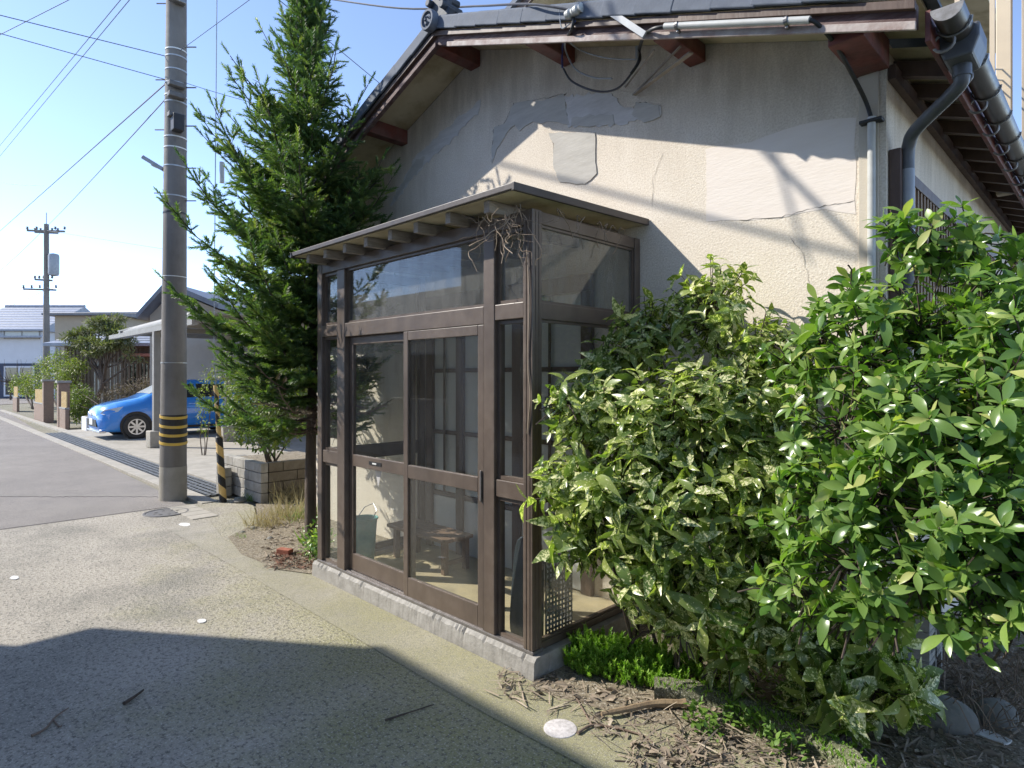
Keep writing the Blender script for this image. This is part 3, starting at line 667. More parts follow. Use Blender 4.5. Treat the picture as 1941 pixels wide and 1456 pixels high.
# roof
rz = lambda y: 2.585 - .03 * y
MB().prism([(.004, rz(0)), (1.21, rz(1.21)), (1.21, rz(1.21) + .014), (.004, rz(0) + .014)], lambda y, z: (-.035, y, z), lambda y, z: (2.405, y, z)).build('roof_sheet', 'soffit', P)
rs = MB().prism([(.004, rz(0) + .016), (1.215, rz(1.215) + .016), (1.215, rz(1.215) + .03), (.004, rz(0) + .03)], lambda y, z: (-.04, y, z), lambda y, z: (2.41, y, z)).build('roof_cover', 'porch_roof', P)
MB().box(-.045, 2.415, 1.216, 1.232, 2.550, 2.583).build('roof_fascia', 'porch_roof', P, bevel=.004)
for x in (-.062, 2.412): MB().prism([(.004, rz(0) - .008), (1.238, rz(1.238) - .008), (1.238, rz(1.238) + .034), (.004, rz(0) + .034)], lambda y, z: (x, y, z), lambda y, z: (x + .02, y, z)).build('roof_edge', 'porch_roof', P, bevel=.003)
for x in (2.24, 1.97, 1.69, 1.41, 1.12, .84, .53, .2):
    MB().prism([(.01, rz(0) - .066), (1.185, rz(1.185) - .066), (1.185, rz(1.185) - .002), (.01, rz(0) - .002)], lambda y, z: (x - .022, y, z), lambda y, z: (x + .022, y, z)).build('rafter', 'rafter_wood', P, bevel=.003)
# what stands against the house wall inside the porch: an old entrance
E_ = thing('inner_entrance', 'dark wood framed inner entrance seen through the porch glass', 'entrance', (1.3, .02, .1))
for x in (.42, 1.10, 1.78, 2.2): MB().box(x - .045, x + .045, .003, .05, .086, 2.2).build('post', 'wood_dark', E_, bevel=.004)
MB().box(.376, 2.245, .003, .055, 2.201, 2.32).build('lintel', 'wood_dark', E_, bevel=.004)
for x0, x1 in ((.466, 1.054), (1.146, 1.734), (1.826, 2.154)):
    MB().box(x0, x1, .006, .03, .10, .55).build('lower_panel', 'frosted', E_)
    f = MB().box(x0, x1, .006, .018, .60, 2.19).build('frosted_pane', 'frosted', E_)
    for z in (.56, 1.1, 1.64): MB().box(x0, x1, .02, .036, z, z + .035).build('glazing_bar', 'wood_dark', f)
    MB().box((x0 + x1) / 2 - .012, (x0 + x1) / 2 + .012, .0375, .044, .6, 2.19).build('glazing_bar', 'wood_dark', f)
tag(MB().box(.62, .76, .046, .10, 1.27, 1.46).build('meter_box', 'plastic_grey', bevel=.008), 'small grey meter box on the wall inside the porch', 'meter box')
b = thing('low_bench', 'low brown wooden bench standing on the porch floor', 'bench', (1.9, .38, .085))
for k in range(3): MB().box(1.40, 2.18, .22 + k * .10, .31 + k * .10, .335, .365).build('seat_board', 'wood_bench', b, bevel=.005)
for x in (1.46, 2.10):
    for y in (.25, .46): MB().box(x - .022, x + .022, y - .022, y + .022, .0855, .334).build('leg', 'wood_bench', b, bevel=.004)
    MB().box(x - .014, x + .014, .272, .438, .15, .18).build('stretcher', 'wood_bench', b)
MB().box(1.482, 2.078, .245, .258, .28, .333).build('apron', 'wood_bench', b)
t = MB()
for z, w0 in ((.086, .075), (.2, .085), (.42, .10), (.46, .105)): t.v += [(2.12 + w0 * math.cos(a * .5236), .76 + w0 * math.sin(a * .5236), z) for a in range(12)]
for i in range(3): t.f += [(i * 12 + j, i * 12 + (j + 1) % 12, (i + 1) * 12 + (j + 1) % 12, (i + 1) * 12 + j) for j in range(12)]
t.f.append(tuple(range(12))); bk = thing('teal_bucket', 'teal plastic bucket beside the bench inside the porch', 'bucket', (2.12, .76, .085))
t.build('body', 'teal', bk, True); MB().tube([(2.12 + .107 * math.cos(a * .2618), .76 + .107 * math.sin(a * .2618), .46) for a in range(25)], .007, 6).build('rim', 'teal', bk, True)
MB().tube([(2.015, .76, .45), (2.03, .70, .53), (2.12, .675, .57), (2.21, .70, .53), (2.225, .76, .45)], .004, 6).build('handle', 'steel', bk, True)
# tilted dark plastic chair shell with perforated back in the corner
hp = thing('plastic_chair', 'dark grey plastic chair shell with perforated back tipped up in the porch corner', 'chair', (.2, .78, .085))
sh = MB(); n = 20
def rr(t, w0, h0): 
    a = 2 * math.pi * t; c_, s_ = math.cos(a), math.sin(a); e = .45
    return (w0 * math.copysign(abs(c_) ** e, c_), h0 * math.copysign(abs(s_) ** e, s_))
rows = [(.086, .06, .10), (.13, .085, .135), (.3, .095, .15), (.5, .095, .15), (.62, .085, .14), (.68, .06, .10)]
pl = [rr(i / n, .115, .295) for i in range(n)]
sh.prism(pl, lambda a, z: (.19 + a, .925 - .10 * (z + .3), .385 + z), lambda a, z: (.19 + a, .905 - .10 * (z + .3), .385 + z))
sh.build('seat_shell', 'plastic_dark', hp, bevel=.008)
pf = MB()
for i in range(9): y = .60 + i * .028; pf.box(.085, .091, y, y + .012, .10, .58)
for i in range(17): z = .10 + i * .029; pf.box(.0855, .0905, .60, .836, z, z + .012)
pf.build('perforated_back', 'plastic_grey', hp)
for y in (.62, .83): MB().tube([(.12, y, .086), (.11, y, .6)], .009, 8).build('leg', 'steel', hp)
pt = MB(); c0 = ay(718, 905, .955); pt.prism([(-.045, .05), (.045, .055), (.0, -.07)], lambda x, z: (c0.x + x, .957, c0.z + z), lambda x, z: (c0.x + x, .960, c0.z + z))
tag(pt.build('paper_pennant', 'paper'), 'small white paper pennant stuck inside the sliding door', 'pennant')
# dry vine hanging at the porch corner
V = thing('dry_vine', 'tangled dry brown vine hanging from the porch roof corner', 'vine', (0, 1.05, 2.5))
for i in range(32):
    x = random.uniform(-.03, .24); y = 1.06 + random.uniform(-.005, .12); z = 2.50 - random.uniform(0, .06)
    pts = [Vector((x, y, z))]; d = Vector((random.uniform(-.6, .6), random.uniform(-.1, .2), -1))
    for k in range(random.randint(4, 9)):
        d = (d + Vector((random.gauss(0, .7), random.gauss(0, .25), random.gauss(-.12, .45)))).normalized()
        q = pts[-1] + d * random.uniform(.025, .06); q.y = max(1.046, q.y); q.z = min(2.515, q.z); pts.append(q)
    MB().tube(spline(pts, 4), random.uniform(.0012, .0028), 4).build('stem', 'vine_dry', V)
pts = [(.03, 1.05, 2.3), (.02, 1.046, 2.0), (.028, 1.047, 1.7), (.015, 1.046, 1.5), (.03, 1.047, 1.3)]
MB().tube(spline([(a + random.uniform(-.006, .006), b_, c_) for a, b_, c_ in pts], 8), .003, 5).build('stem', 'vine_dry', V)
for i in range(9):
    y = random.uniform(.1, .95); pts = [Vector((-.055, y, 2.49))]
    for k in range(random.randint(3, 6)): pts.append(pts[-1] + Vector((random.uniform(-.006, .006), random.uniform(-.05, .05), -random.uniform(.02, .06) if k else .02)))
    MB().tube(spline(pts, 3), .0024, 4).build('stem', 'vine_dry', V)

# ================================================================== UTILITY POLE AND STREET FURNITURE
PB = az(328, 945); PB.z = 0
lean = Vector((-.09 * K * .5, -.09 * K * .5, 0)) / 6.5
UP = thing('utility_pole', 'tall grey concrete utility pole wrapped with yellow and black bands beside the drain', 'utility pole', PB)
def pc(z): return PB + lean * z + Vector((0, 0, z))
def pr(z): return .162 - .0062 * z
MB().tube([pc(z) for z in (-.03, .43)], [pr(0) + .004, pr(.43) + .004], 32).build('painted_foot', 'concrete_pale', UP, True)
MB().tube([pc(z) for z in (.432, 3, 6, 10.5)], [pr(z) for z in (.432, 3, 6, 10.5)], 32).build('shaft', 'pole_concrete', UP, True)
def ring(z, h, m, r=.004, tilt=0):
    N = 40; mb = MB()
    for j in range(N):
        a = 2 * math.pi * j / N; zz = z + tilt * math.cos(a)
        for dr_, dz in ((.001, -h / 2), (r, -h / 2), (r, h / 2), (.001, h / 2)):
            c_ = pc(zz + dz); rad = pr(zz) + dr_ ; mb.v.append((c_.x + rad * math.cos(a), c_.y + rad * math.sin(a), c_.z))
    for j in range(N):
        k = (j + 1) % N
        for q in range(4): mb.f.append((j * 4 + q, j * 4 + (q + 1) % 4, k * 4 + (q + 1) % 4, k * 4 + q))
    return mb.build('band', m, UP)
dep = 8.05
zz = lambda py: 1.6 + (HYP - py) / FPX * dep
ring(zz(812), .36, 'black', .003)
for py in (789, 806, 822, 838): ring(zz(py), .035, 'yellow', .008, .022)
for py in (97, 110, 135, 160, 183, 196, 262, 282, 317, 373): ring(zz(py), .016, 'band_white' if py in (97, 183, 262, 282) else 'band_steel', .004, .006)
ring(zz(405), .02, 'black', .004)
ring(zz(525), .010, 'band_white', .003, .004); ring(zz(688), .01, 'band_steel', .003)
MB().box(PB.x - .30, PB.x - .17, PB.y - .05, PB.y + .08, zz(258), zz(228)).build('terminal_box', 'black', UP, bevel=.01)
for py, sd in ((5, -1), (150, -1), (165, 1), (245, -1), (365, -1), (380, 1), (318, 1), (88, 1), (238, 1)):
    z = zz(py); dirv = Vector((-K, -K, 0)) * sd; c_ = pc(z)
    MB().tube([c_ + dirv * (pr(z) - .02), c_ + dirv * (pr(z) + .14)], .008, 6).build('step_bolt', 'steel', UP)
c_ = pc(zz(322)); d_ = Vector((K, K, 0))
MB().bar(c_ + d_ * .12, c_ + d_ * .30 + Vector((0, 0, .08)), .07, .05).build('street_light', 'conduit', UP, bevel=.01)
MB().bar(c_ + d_ * .14 + Vector((0, 0, .0)), c_ + d_ * .42 + Vector((0, 0, .17)), .10, .05).build('street_light', 'pipe_light', UP, bevel=.012)
for py in (0, 12, 170, 190, 228): 
    z = zz(py); q = pc(z); MB().box(q.x - .22, q.x - .12, q.y - .06, q.y + .14, z - .03, z + .03).build('cable_clamp', 'iron' if py > 100 else 'steel', UP, bevel=.01)
# guy wire with striped guard
G = thing('guy_wire', 'vertical guy wire with black and yellow striped guard beside the concrete utility pole', 'guy wire', az(423, 952))
g0 = az(423, 952); g0.z = 0; g1 = g0 + Vector((.02, .02, 7.5)); gt = g0 + Vector((.085, .085, 1.9))
MB().tube([g0 + Vector((0, 0, .02)), gt, g1 + Vector((.03, .03, 0))], .006, 6).build('wire', 'wire_pale', G)
nS = 15; Lg = 1.5; sp = MB(); spb = MB()
ax = (gt - g0).normalized(); ux = ax.cross(Vector((1, 0, 0))).normalized(); uy = ux.cross(ax)
def spiral(mb, ph):
    T = 90; A_ = 6
    for i in range(T + 1):
        z = Lg * i / T
        for j in range(A_ + 1):
            a = ph + z * 2 * math.pi / .26 + math.pi * j / A_; r_ = .045 if z < .84 else .03
            mb.v.append(tuple(g0 + ax * z + (ux * math.cos(a) + uy * math.sin(a)) * r_))
    for i in range(T):
        for j in range(A_): k = i * (A_ + 1) + j; mb.f.append((k, k + 1, k + A_ + 2, k + A_ + 1))
    return mb
spiral(sp, 0).build('yellow_stripe', 'yellow_pale', G); spiral(spb, math.pi).build('black_stripe', 'black', G)
MB().tube([g1.lerp(g0, .42), g1.lerp(g0, .455)], .03, 10).build('insulator', 'conduit', G, True)
# block planter
PL = thing('block_planter', 'weathered grey concrete block planter beside the striped guard', 'planter', (5.9, -.1, 0))
bm_ = {}
def blk(x0, x1, y0, y1, z0, z1, m):
    o = MB().box(x0 + .004, x1 - .004, y0 + .004, y1 - .004, z0 + .004, z1 - .004).build('block', m, PL, bevel=.006)
for k in range(4):
    z0, z1 = k * .128, k * .128 + .128
    for i in range(4 if k < 4 else 3):
        x0 = 5.47 + i * .38 - (.19 if k % 2 else 0); blk(max(5.47, x0), x0 + .38, .10, .20, z0, z1, 'block')
    for i in range(3):
        y1 = .096 - i * .38 + (.19 if k % 2 else 0); blk(5.47, 5.57, y1 - .38, min(.096, y1), z0, z1, 'block_shaded')
MB().box(5.58, 6.95, -1.0, .095, 0, .44).build('soil', 'soil', PL)
for k in range(3): blk(6.30, 6.62, .24, .34, k * .128, k * .128 + .128, 'block')
st = MB().lathe([(.001, .07), (.06, .06), (.09, .02), (.085, 0)], az(455, 952) + Vector((0, 0, .002)), n=10)
tag(st.build('field_stone', 'stone', smooth=True), 'small mossy stone at the foot of the block planter', 'stone')

# ================================================================== ACROSS THE LANE (out of frame: casts the lane's shade, seen in the porch glass)
M('nb_siding', (.62, .60, .57), (.68, .65, .62), 3, .7, 30, .1)
M('nb_block', (.30, .28, .25), (.24, .22, .20), 5, .9, 60, .3)
M('win_frame', (.30, .28, .26), None, rough=.4)
NB = thing('neighbour_house', 'grey two storey house across the lane from the porch', 'house', (0, 8, 0))
MB().box(-9, 5.86, 5.42, 12, 0, 3.88).build('lower_wall', 'nb_siding', NB)
MB().box(-9.2, 6.08, 5.2, 12, 3.882, 5.50).build('upper_wall', 'nb_siding', NB)
MB().box(-9.3, 6.1, 5.19, 12.2, 5.502, 5.57).build('roof', 'tile_dark', NB)
for x0, x1, z0, z1, y in ((-4, -2.4, 4.05, 5.1, 5.2), (-.8, .8, 4.05, 5.1, 5.2), (2.6, 4.4, 4.05, 5.1, 5.2), (3.2, 4.9, .4, 2.3, 5.42), (-.5, 1.2, .9, 2.2, 5.42), (-5, -3, .9, 2.2, 5.42)):
    f = MB(); f.box(x0 - .05, x1 + .05, y - .04, y - .002, z0 - .05, z0); f.box(x0 - .05, x1 + .05, y - .04, y - .002, z1, z1 + .05); f.box(x0 - .05, x0, y - .04, y - .002, z0, z1); f.box(x1, x1 + .05, y - .04, y - .002, z0, z1); f.box((x0 + x1) / 2 - .02, (x0 + x1) / 2 + .02, y - .035, y - .002, z0, z1)
    o = f.build('window', 'win_frame', NB); MB().box(x0, x1, y - .012, y - .003, z0, z1).build('pane', 'glass_dark', o)
NW = thing('block_wall', 'low grey concrete block wall across the lane from the porch', 'wall', (10, 5.6, 0))
for k in range(6):
    for i in range(18): MB().box(6.4 + i * .4 + .003, 6.8 + i * .4 - .003, 5.55, 5.65, k * .19 + .003, k * .19 + .187).build('block', 'nb_block', NW)
MB().box(6.4, 13.6, 5.53, 5.67, 1.141, 1.19).build('coping', 'block', NW)
NC = thing('neighbour_house', 'pale single storey house behind the block wall across the road', 'house', (12, 9, 0))
MB().box(8, 17, 7.6, 13, 0, 3.0).build('wall', 'cream_wall', NC)
MB().prism([(7.2, 3.001), (13.4, 3.001), (10.3, 4.3)], lambda y, z: (7.6, y, z), lambda y, z: (17.4, y, z)).build('roof', 'tile', NC)
for x0 in (8.8, 11.6, 14.2):
    o = MB().box(x0, x0 + 1.6, 7.56, 7.598, .8, 2.2).build('window', 'win_frame', NC); MB().box(x0 + .06, x0 + 1.54, 7.548, 7.558, .86, 2.14).build('pane', 'glass_dark', o)

# ================================================================== DOWN THE STREET
M('bg_white', (.62, .63, .66), (.58, .59, .62), 2, .8); M('bg_beige', (.40, .33, .25), (.36, .30, .23), 2, .8); M('bg_brown', (.17, .13, .10), (.23, .18, .14), 3, .8, stretch=(4, 4, .3))
M('bg_roof', (.22, .24, .29), (.30, .32, .37), 5, .4); M('bg_roof_dk', (.10, .10, .115), (.15, .15, .165), 4, .45); M('bg_navy', (.03, .04, .075), None, rough=.6)
M('bg_grey', (.34, .33, .31), (.28, .27, .25), 3, .8); M('bg_brick', (.30, .21, .16), (.22, .16, .12), 12, .9, 40, .3, stretch=(1, 1, 4)); M('fence_yellow', (.60, .44, .20), (.50, .35, .15), 10, .7)
M('car_blue', (.045, .28, .80), None, rough=.28, coat=1.0); M('red_roof', (.42, .17, .14), None, rough=.6)
M('carport_roof', (.27, .255, .225), (.23, .215, .19), 4, .6); M('silver', (.62, .62, .63), None, rough=.3, metal=.8); M('lamp_glass', (.55, .6, .65), None, rough=.08, spec=.8)
def window(par, a, b, z0, z1, out, frm='win_frame', pane='glass_dark', t=.05, nbar=1):
    """a, b: ground-plan ends on the wall face, out: outward unit normal"""
    a = Vector((a[0], a[1], 0)); b = Vector((b[0], b[1], 0)); o = Vector((out[0], out[1], 0)); d = (b - a).normalized(); L = (b - a).length
    def bx(s0, s1, q0, q1, h0, h1, mb):
        p = lambda s, q, h: tuple(a + d * s + o * q + Vector((0, 0, h)))
        mb.add([p(s0, q0, h0), p(s1, q0, h0), p(s1, q1, h0), p(s0, q1, h0), p(s0, q0, h1), p(s1, q0, h1), p(s1, q1, h1), p(s0, q1, h1)], [(3, 2, 1, 0), (4, 5, 6, 7), (0, 1, 5, 4), (1, 2, 6, 5), (2, 3, 7, 6), (3, 0, 4, 7)])
    f = MB(); bx(0, L, .002, .05, z0, z0 + t, f); bx(0, L, .002, .05, z1 - t, z1, f); bx(0, t, .002, .05, z0 + t, z1 - t, f); bx(L - t, L, .002, .05, z0 + t, z1 - t, f)
    for k in range(1, nbar + 1): bx(L * k / (nbar + 1) - t / 2, L * k / (nbar + 1) + t / 2, .002, .045, z0 + t, z1 - t, f)
    w_ = f.build('window', frm, par); g_ = MB(); bx(t, L - t, .003, .02, z0 + t, z1 - t, g_); g_.build('pane', pane, w_)
    return w_
def obox(c, hx, hy, z0, z1, rot):
    ca, sa = math.cos(rot), math.sin(rot); P4 = [(c[0] + x * ca - y * sa, c[1] + x * sa + y * ca) for x, y in ((-hx, -hy), (hx, -hy), (hx, hy), (-hx, hy))]
    return P4, MB().prism(P4, lambda x, y: (x, y, z0), lambda x, y: (x, y, z1))
# white house at the end of the road, seen face on
def lerp2(a, b, t): return (a[0] + (b[0] - a[0]) * t, a[1] + (b[1] - a[1]) * t)
def facing_house(name, label, pxl, pxr, dep, deepen, z0, z1, mat, roofmat, ridge, over=.5, hip=True):
    L_ = ad(pxl, HYP, dep); R_ = ad(pxr, HYP, dep); dv = Vector((K, -K)); a = (L_.x, L_.y); b = (R_.x, R_.y); c_ = (b[0] + dv.x * deepen, b[1] + dv.y * deepen); d = (a[0] + dv.x * deepen, a[1] + dv.y * deepen)
    h = thing(name, label, 'house', ((a[0] + c_[0]) / 2, (a[1] + c_[1]) / 2, 0))
    MB().prism([a, b, c_, d], lambda x, y: (x, y, -.03), lambda x, y: (x, y, z1)).build('wall', mat, h)
    s = Vector((b[0] - a[0], b[1] - a[1])).normalized()
    e = lambda p, i, j: (p[0] + s.x * over * i + dv.x * over * j, p[1] + s.y * over * i + dv.y * over * j)
    A_, B_, C_, D_ = e(a, -1, -1), e(b, 1, -1), e(c_, 1, 1), e(d, -1, 1)
    m1 = lerp2(A_, D_, .5); m2 = lerp2(B_, C_, .5)
    if hip: q = .36; m1, m2 = lerp2(m1, m2, q), lerp2(m1, m2, 1 - q)
    r = MB(); zt = z1 + .003
    r.add([(*A_, zt), (*B_, zt), (*C_, zt), (*D_, zt), (*m1, z1 + ridge), (*m2, z1 + ridge), (*A_, zt + .12), (*B_, zt + .12), (*C_, zt + .12), (*D_, zt + .12)],
          [(3, 2, 1, 0), (0, 1, 7, 6), (1, 2, 8, 7), (2, 3, 9, 8), (3, 0, 6, 9), (6, 7, 5, 4), (7, 8, 5), (8, 9, 4, 5), (9, 6, 4)])
    ro = r.build('roof', roofmat, h)
    MB().tube([(*m1, z1 + ridge + .05), (*m2, z1 + ridge + .05)], .12, 8).build('ridge', roofmat, ro)
    # tile courses as raised battens on the front slope
    for k in range(1, 9):
        t = k / 9; p0 = Vector((*A_, zt + .13)).lerp(Vector((*m1, z1 + ridge + .012)), t); p1 = Vector((*B_, zt + .13)).lerp(Vector((*m2, z1 + ridge + .012)), t)
        MB().tube([p0, p1], .03, 5).build('tile_course', roofmat, ro)
    return h, a, b, (-dv.x, -dv.y), s
W, a, b, out, s = facing_house('white_house', 'white house with blue grey roof and navy base at the end of the road', -60, 78, 46, 8, 0, 5.05, 'bg_white', 'bg_roof', 2.3, .5, False)
q = lambda px, dep=46: (ad(px, HYP, dep).x, ad(px, HYP, dep).y)
window(W, q(8), q(76), 1.6 + (HYP - 643) / FPX * 46, 1.6 + (HYP - 625) / FPX * 46, out, 'win_frame', 'frosted', .06, 1)
f = MB().prism([q(-60, 45.94), q(78.3, 45.94), q(78.3, 45.99), q(-60, 45.99)], lambda x, y: (x, y, 0), lambda x, y: (x, y, 1.6 + (HYP - 689) / FPX * 46)).build('base_band', 'bg_navy', W)
window(W, q(8, 45.93), q(66, 45.93), .15, 1.6 + (HYP - 694) / FPX * 46, out, 'bg_white', 'glass_dark', .12, 1)
pl = q(-60, 45.4), q(80, 45.4), q(80, 46), q(-60, 46)
MB().prism(list(pl), lambda x, y: (x, y, 4.55), lambda x, y: (x, y, 4.68)).build('pent_roof', 'bg_roof', W)
Bh, a, b, out, s = facing_house('beige_house', 'beige two storey house with thin flat roof behind the pine', 104, 222, 36, 7, 0, 5.2, 'bg_beige', 'bg_roof_dk', .45, .45, False)
q = lambda px, dep=36: (ad(px, HYP, dep).x, ad(px, HYP, dep).y)
window(Bh, q(106), q(114), 2.4, 3.5, out, 'win_frame', 'glass_dark', .06, 0)
Th, a, b, out, s = facing_house('tiled_house', 'dark weathered timber house with grey tiled roof behind the parked car', 122, 330, 25, 7, 0, 2.85, 'bg_brown', 'bg_roof', 1.2, .5, True)
q = lambda px, dep=25: (ad(px, HYP, dep).x, ad(px, HYP, dep).y)
for p0, p1, z0, z1 in ((176, 198, .2, 2.3), (206, 232, .2, 2.2), (236, 262, .5, 2.2), (266, 290, .5, 2.2)): window(Th, q(p0), q(p1), z0, z1, out, 'bg_brown', 'frosted' if p0 < 210 else 'glass_dark', .05, 2)
for px in range(126, 300, 7): MB().prism([q(px, 24.95), q(px + 1.6, 24.95), q(px + 1.6, 24.99), q(px, 24.99)], lambda x, y: (x, y, 0), lambda x, y: (x, y, 2.8)).build('wall_batten', 'bg_brown', Th)
pe = MB().prism([q(232, 23.8), q(330, 23.8), q(330, 25), q(232, 25)], lambda x, y: (x, y, 2.42), lambda x, y: (x, y, 2.52)); pe.build('pent_roof', 'red_roof', Th)
fh_, a, b, out, s = facing_house('beige_house', 'low beige house glimpsed between the spruce boughs beyond the planter', 425, 650, 21, 5, 0, 2.9, 'bg_beige', 'bg_roof_dk', 1.2, .4, True)
q = lambda px, dep=21: (ad(px, HYP, dep).x, ad(px, HYP, dep).y)
window(fh_, q(470), q(520), 1.0, 2.2, out); window(fh_, q(560), q(610), 1.0, 2.2, out)
# gabled house beyond the carport
GH = thing('gabled_house', 'cream gabled house with dark rake boards behind the carport', 'house', (14, -9, 0))
def gh(p): return ad(p[0], p[1], 19)
gl = [(284, 760), (420, 760), (420, 590), (330, 552), (284, 598)]
gp = [gh(p) for p in gl]; back = Vector((K * 6, -K * 6, 0))
MB().add([tuple(p) for p in gp] + [tuple(p + back) for p in gp], [(0, 1, 2, 3, 4), (9, 8, 7, 6, 5)] + [(i, (i + 1) % 5, 5 + (i + 1) % 5, 5 + i) for i in range(5)]).build('wall', 'bg_beige', GH)
for p, q_ in (((276, 607), (330, 547)), ((330, 547), (428, 588))):
    A0 = gh(p) - back * .08; A1 = gh(q_) - back * .08; A2 = A1 + back * 1.15; A3 = A0 + back * 1.15; up = Vector((0, 0, .16))
    MB().add([tuple(v) for v in (A0, A1, A2, A3, A0 + up, A1 + up, A2 + up, A3 + up)], [(3, 2, 1, 0), (4, 5, 6, 7), (0, 1, 5, 4), (1, 2, 6, 5), (2, 3, 7, 6), (3, 0, 4, 7)]).build('roof', 'bg_roof_dk', GH)
tp = gh((330, 545)); MB().lathe([(.001, .3), (.12, .25), (.16, .12), (.1, 0)], tp, n=10).build('ridge_ornament', 'bg_roof_dk', GH)
GW = thing('garden_wall', 'long grey boundary wall across the back of the carport forecourt', 'wall', (12, -7.2, 0))
for i in range(16): MB().box(7.0 + i * .8 + .004, 7.8 + i * .8 - .004, -7.4, -7.28, 0, 1.5).build('panel', 'bg_grey', GW)
# brick gateposts and fences
def fence(px0, px1, py, ph, label, far=False, yel=True, py1=None):
    a0 = az(px0, py); a1 = az(px1, py1)
    y = (a0.y + a1.y) / 2; x0, x1 = min(a0.x, a1.x), max(a0.x, a1.x)
    t = thing('brick_fence', label, 'fence', (x0, y, 0))
    MB().box(x0, x1, y - .10, y, -.03, .62).build('brick_base', 'bg_brick', t, bevel=.01)
    for i in range(6): MB().box(x0 + i * (x1 - x0) / 6, x0 + (i + .97) * (x1 - x0) / 6, y - .11, y + .01, .625, .67).build('cap', 'bg_grey', t)
    if yel:
        n_ = int((x1 - x0) / .17)
        for i in range(n_): MB().box(x0 + .03 + i * .17, x0 + .03 + i * .17 + .10, y - .06, y - .03, .671, 1.15).build('picket', 'fence_yellow', t)
    if ph < .8: return
    xg = x1 + .265 if far else x0
    MB().box(xg - .26, xg - .005, y - .28, y + .02, -.03, ph).build('gatepost', 'bg_brick', t, bevel=.01)
    MB().box(xg - .3, xg + .03, y - .32, y + .06, ph + .002, ph + .07).build('post_cap', 'bg_grey', t)
fence(130, 106, 815, 1.42, 'brick fence with yellow pickets next to the white planter and blue car', True, py1=812)
fence(86, 60, 800, 1.45, 'brick fence with yellow pickets and tall gatepost between two gate openings', py1=795)
fence(36, 20, 780, .7, 'short brick fence with yellow pickets beyond the gateposts', py1=778)
wp = thing('white_planter', 'low white walled planter holding the hedge before the blue car', 'planter', (20, -1.3, 0))
MB().box(19.3, 20.0, -2.2, -.45, 0, .42).build('wall', 'bg_white', wp, bevel=.02); MB().box(19.36, 19.94, -2.14, -.51, .421, .44).build('soil', 'soil', wp)
# carport
CP = thing('carport', 'pale metal carport with rounded front gutter and posts over the blue car', 'carport', (14, -2, 0))
for x, y in ((13.15, -.66), (13.4, -2.3), (13.6, -4.6)):
    MB().box(x - .07, x + .07, y - .07, y + .07, .032, 2.62).build('post', 'carport_roof', CP, bevel=.01); MB().box(x - .17, x + .17, y - .17, y + .17, .0285, .40).build('footing', 'concrete_pale', CP, bevel=.02)
MB().tube([(10.4, -.75, 2.80), (17.5, -1.0, 2.80)], .13, 16).build('gutter', 'carport_roof', CP, True)
for i in range(7): MB().box(10.5 + i * 1.0, 11.49 + i * 1.0, -5.6, -.85, 2.86 , 2.89).build('roof_panel', 'carport_roof', CP)
for i in range(4): MB().box(11.0 + i * 2, 11.1 + i * 2, -5.6, -.8, 2.74, 2.855).build('roof_beam', 'carport_roof', CP)
MB().box(10.6, 17.3, -.72, -.60, 2.625, 2.73).build('beam', 'carport_roof', CP)
# sign board / shed side behind carport
SD = thing('storage_shed', 'pale green storage shed with dark door under the carport', 'shed', (11, -5.6, 0))
MB().box(9.0, 12.6, -6.6, -5.4, .03, 2.3).build('body', 'bg_grey', SD, bevel=.02)
for i in range(8): MB().box(9.05 + i * .44, 9.42 + i * .44, -5.39, -5.37, .1, 2.2).build('panel', 'carport_roof', SD)

# ------------------------------------------------------------------ blue car, nose to the road
CAR = thing('blue_car', 'bright blue hatchback parked nose out under the carport', 'car', (16.45, -1.9, .03))
CX_, NY, Z0 = 16.48, -.06, .03
ST = [(0, .30, .50, .60, .66, .42), (.05, .22, .66, .66, .74, .50), (.16, .19, .77, .72, .82, .56), (.4, .18, .83, .80, .90, .62), (.95, .17, .845, .90, 1.02, .66), (1.12, .17, .848, .93, 1.10, .65), (1.75, .17, .85, .96, 1.46, .55), (2.3, .17, .85, .985, 1.50, .55),
      (3.0, .17, .848, 1.01, 1.47, .54), (3.55, .18, .83, 1.03, 1.36, .52), (3.80, .22, .79, 1.02, 1.10, .56), (3.90, .32, .72, .92, .97, .52), (3.94, .45, .62, .80, .84, .45)]
def car_at(s):
    for i in range(len(ST) - 1):
        if ST[i][0] <= s <= ST[i + 1][0]:
            t = (s - ST[i][0]) / (ST[i + 1][0] - ST[i][0]); return [ST[i][k] + (ST[i + 1][k] - ST[i][k]) * t for k in range(6)]
def sec(s):
    _, zb, hw, zl, zt, ht = car_at(s); zm = zb + .55 * (zl - zb)
    h = [(hw - .10, zb), (hw - .01, zb + .06), (hw, zm), (hw - .015, zl - .06), (hw - .05, zl), (ht + .06, zt - .05), (ht, zt), (ht * .5, zt + .015), (0, zt + .02)]
    return h
cb_ = MB(); ss = sorted(set([p[0] for p in ST] + [i * .13 for i in range(31)] + [3.94])); ss = [s_ for s_ in ss if s_ <= 3.94]
for s_ in ss:
    h = sec(s_); full = [(-x, z) for x, z in h] + [(x, z) for x, z in reversed(h[:-1])]
    cb_.v += [(CX_ + x, NY - s_, Z0 + z) for x, z in full]
m_ = 17
for i in range(len(ss) - 1):
    for j in range(m_): cb_.f.append((i * m_ + j, i * m_ + (j + 1) % m_, (i + 1) * m_ + (j + 1) % m_, (i + 1) * m_ + j))
cb_.f += [tuple(range(m_)), tuple((len(ss) - 1) * m_ + j for j in range(m_))]
body = link('body', cb_.mesh('body', 'car_blue', True), CAR)
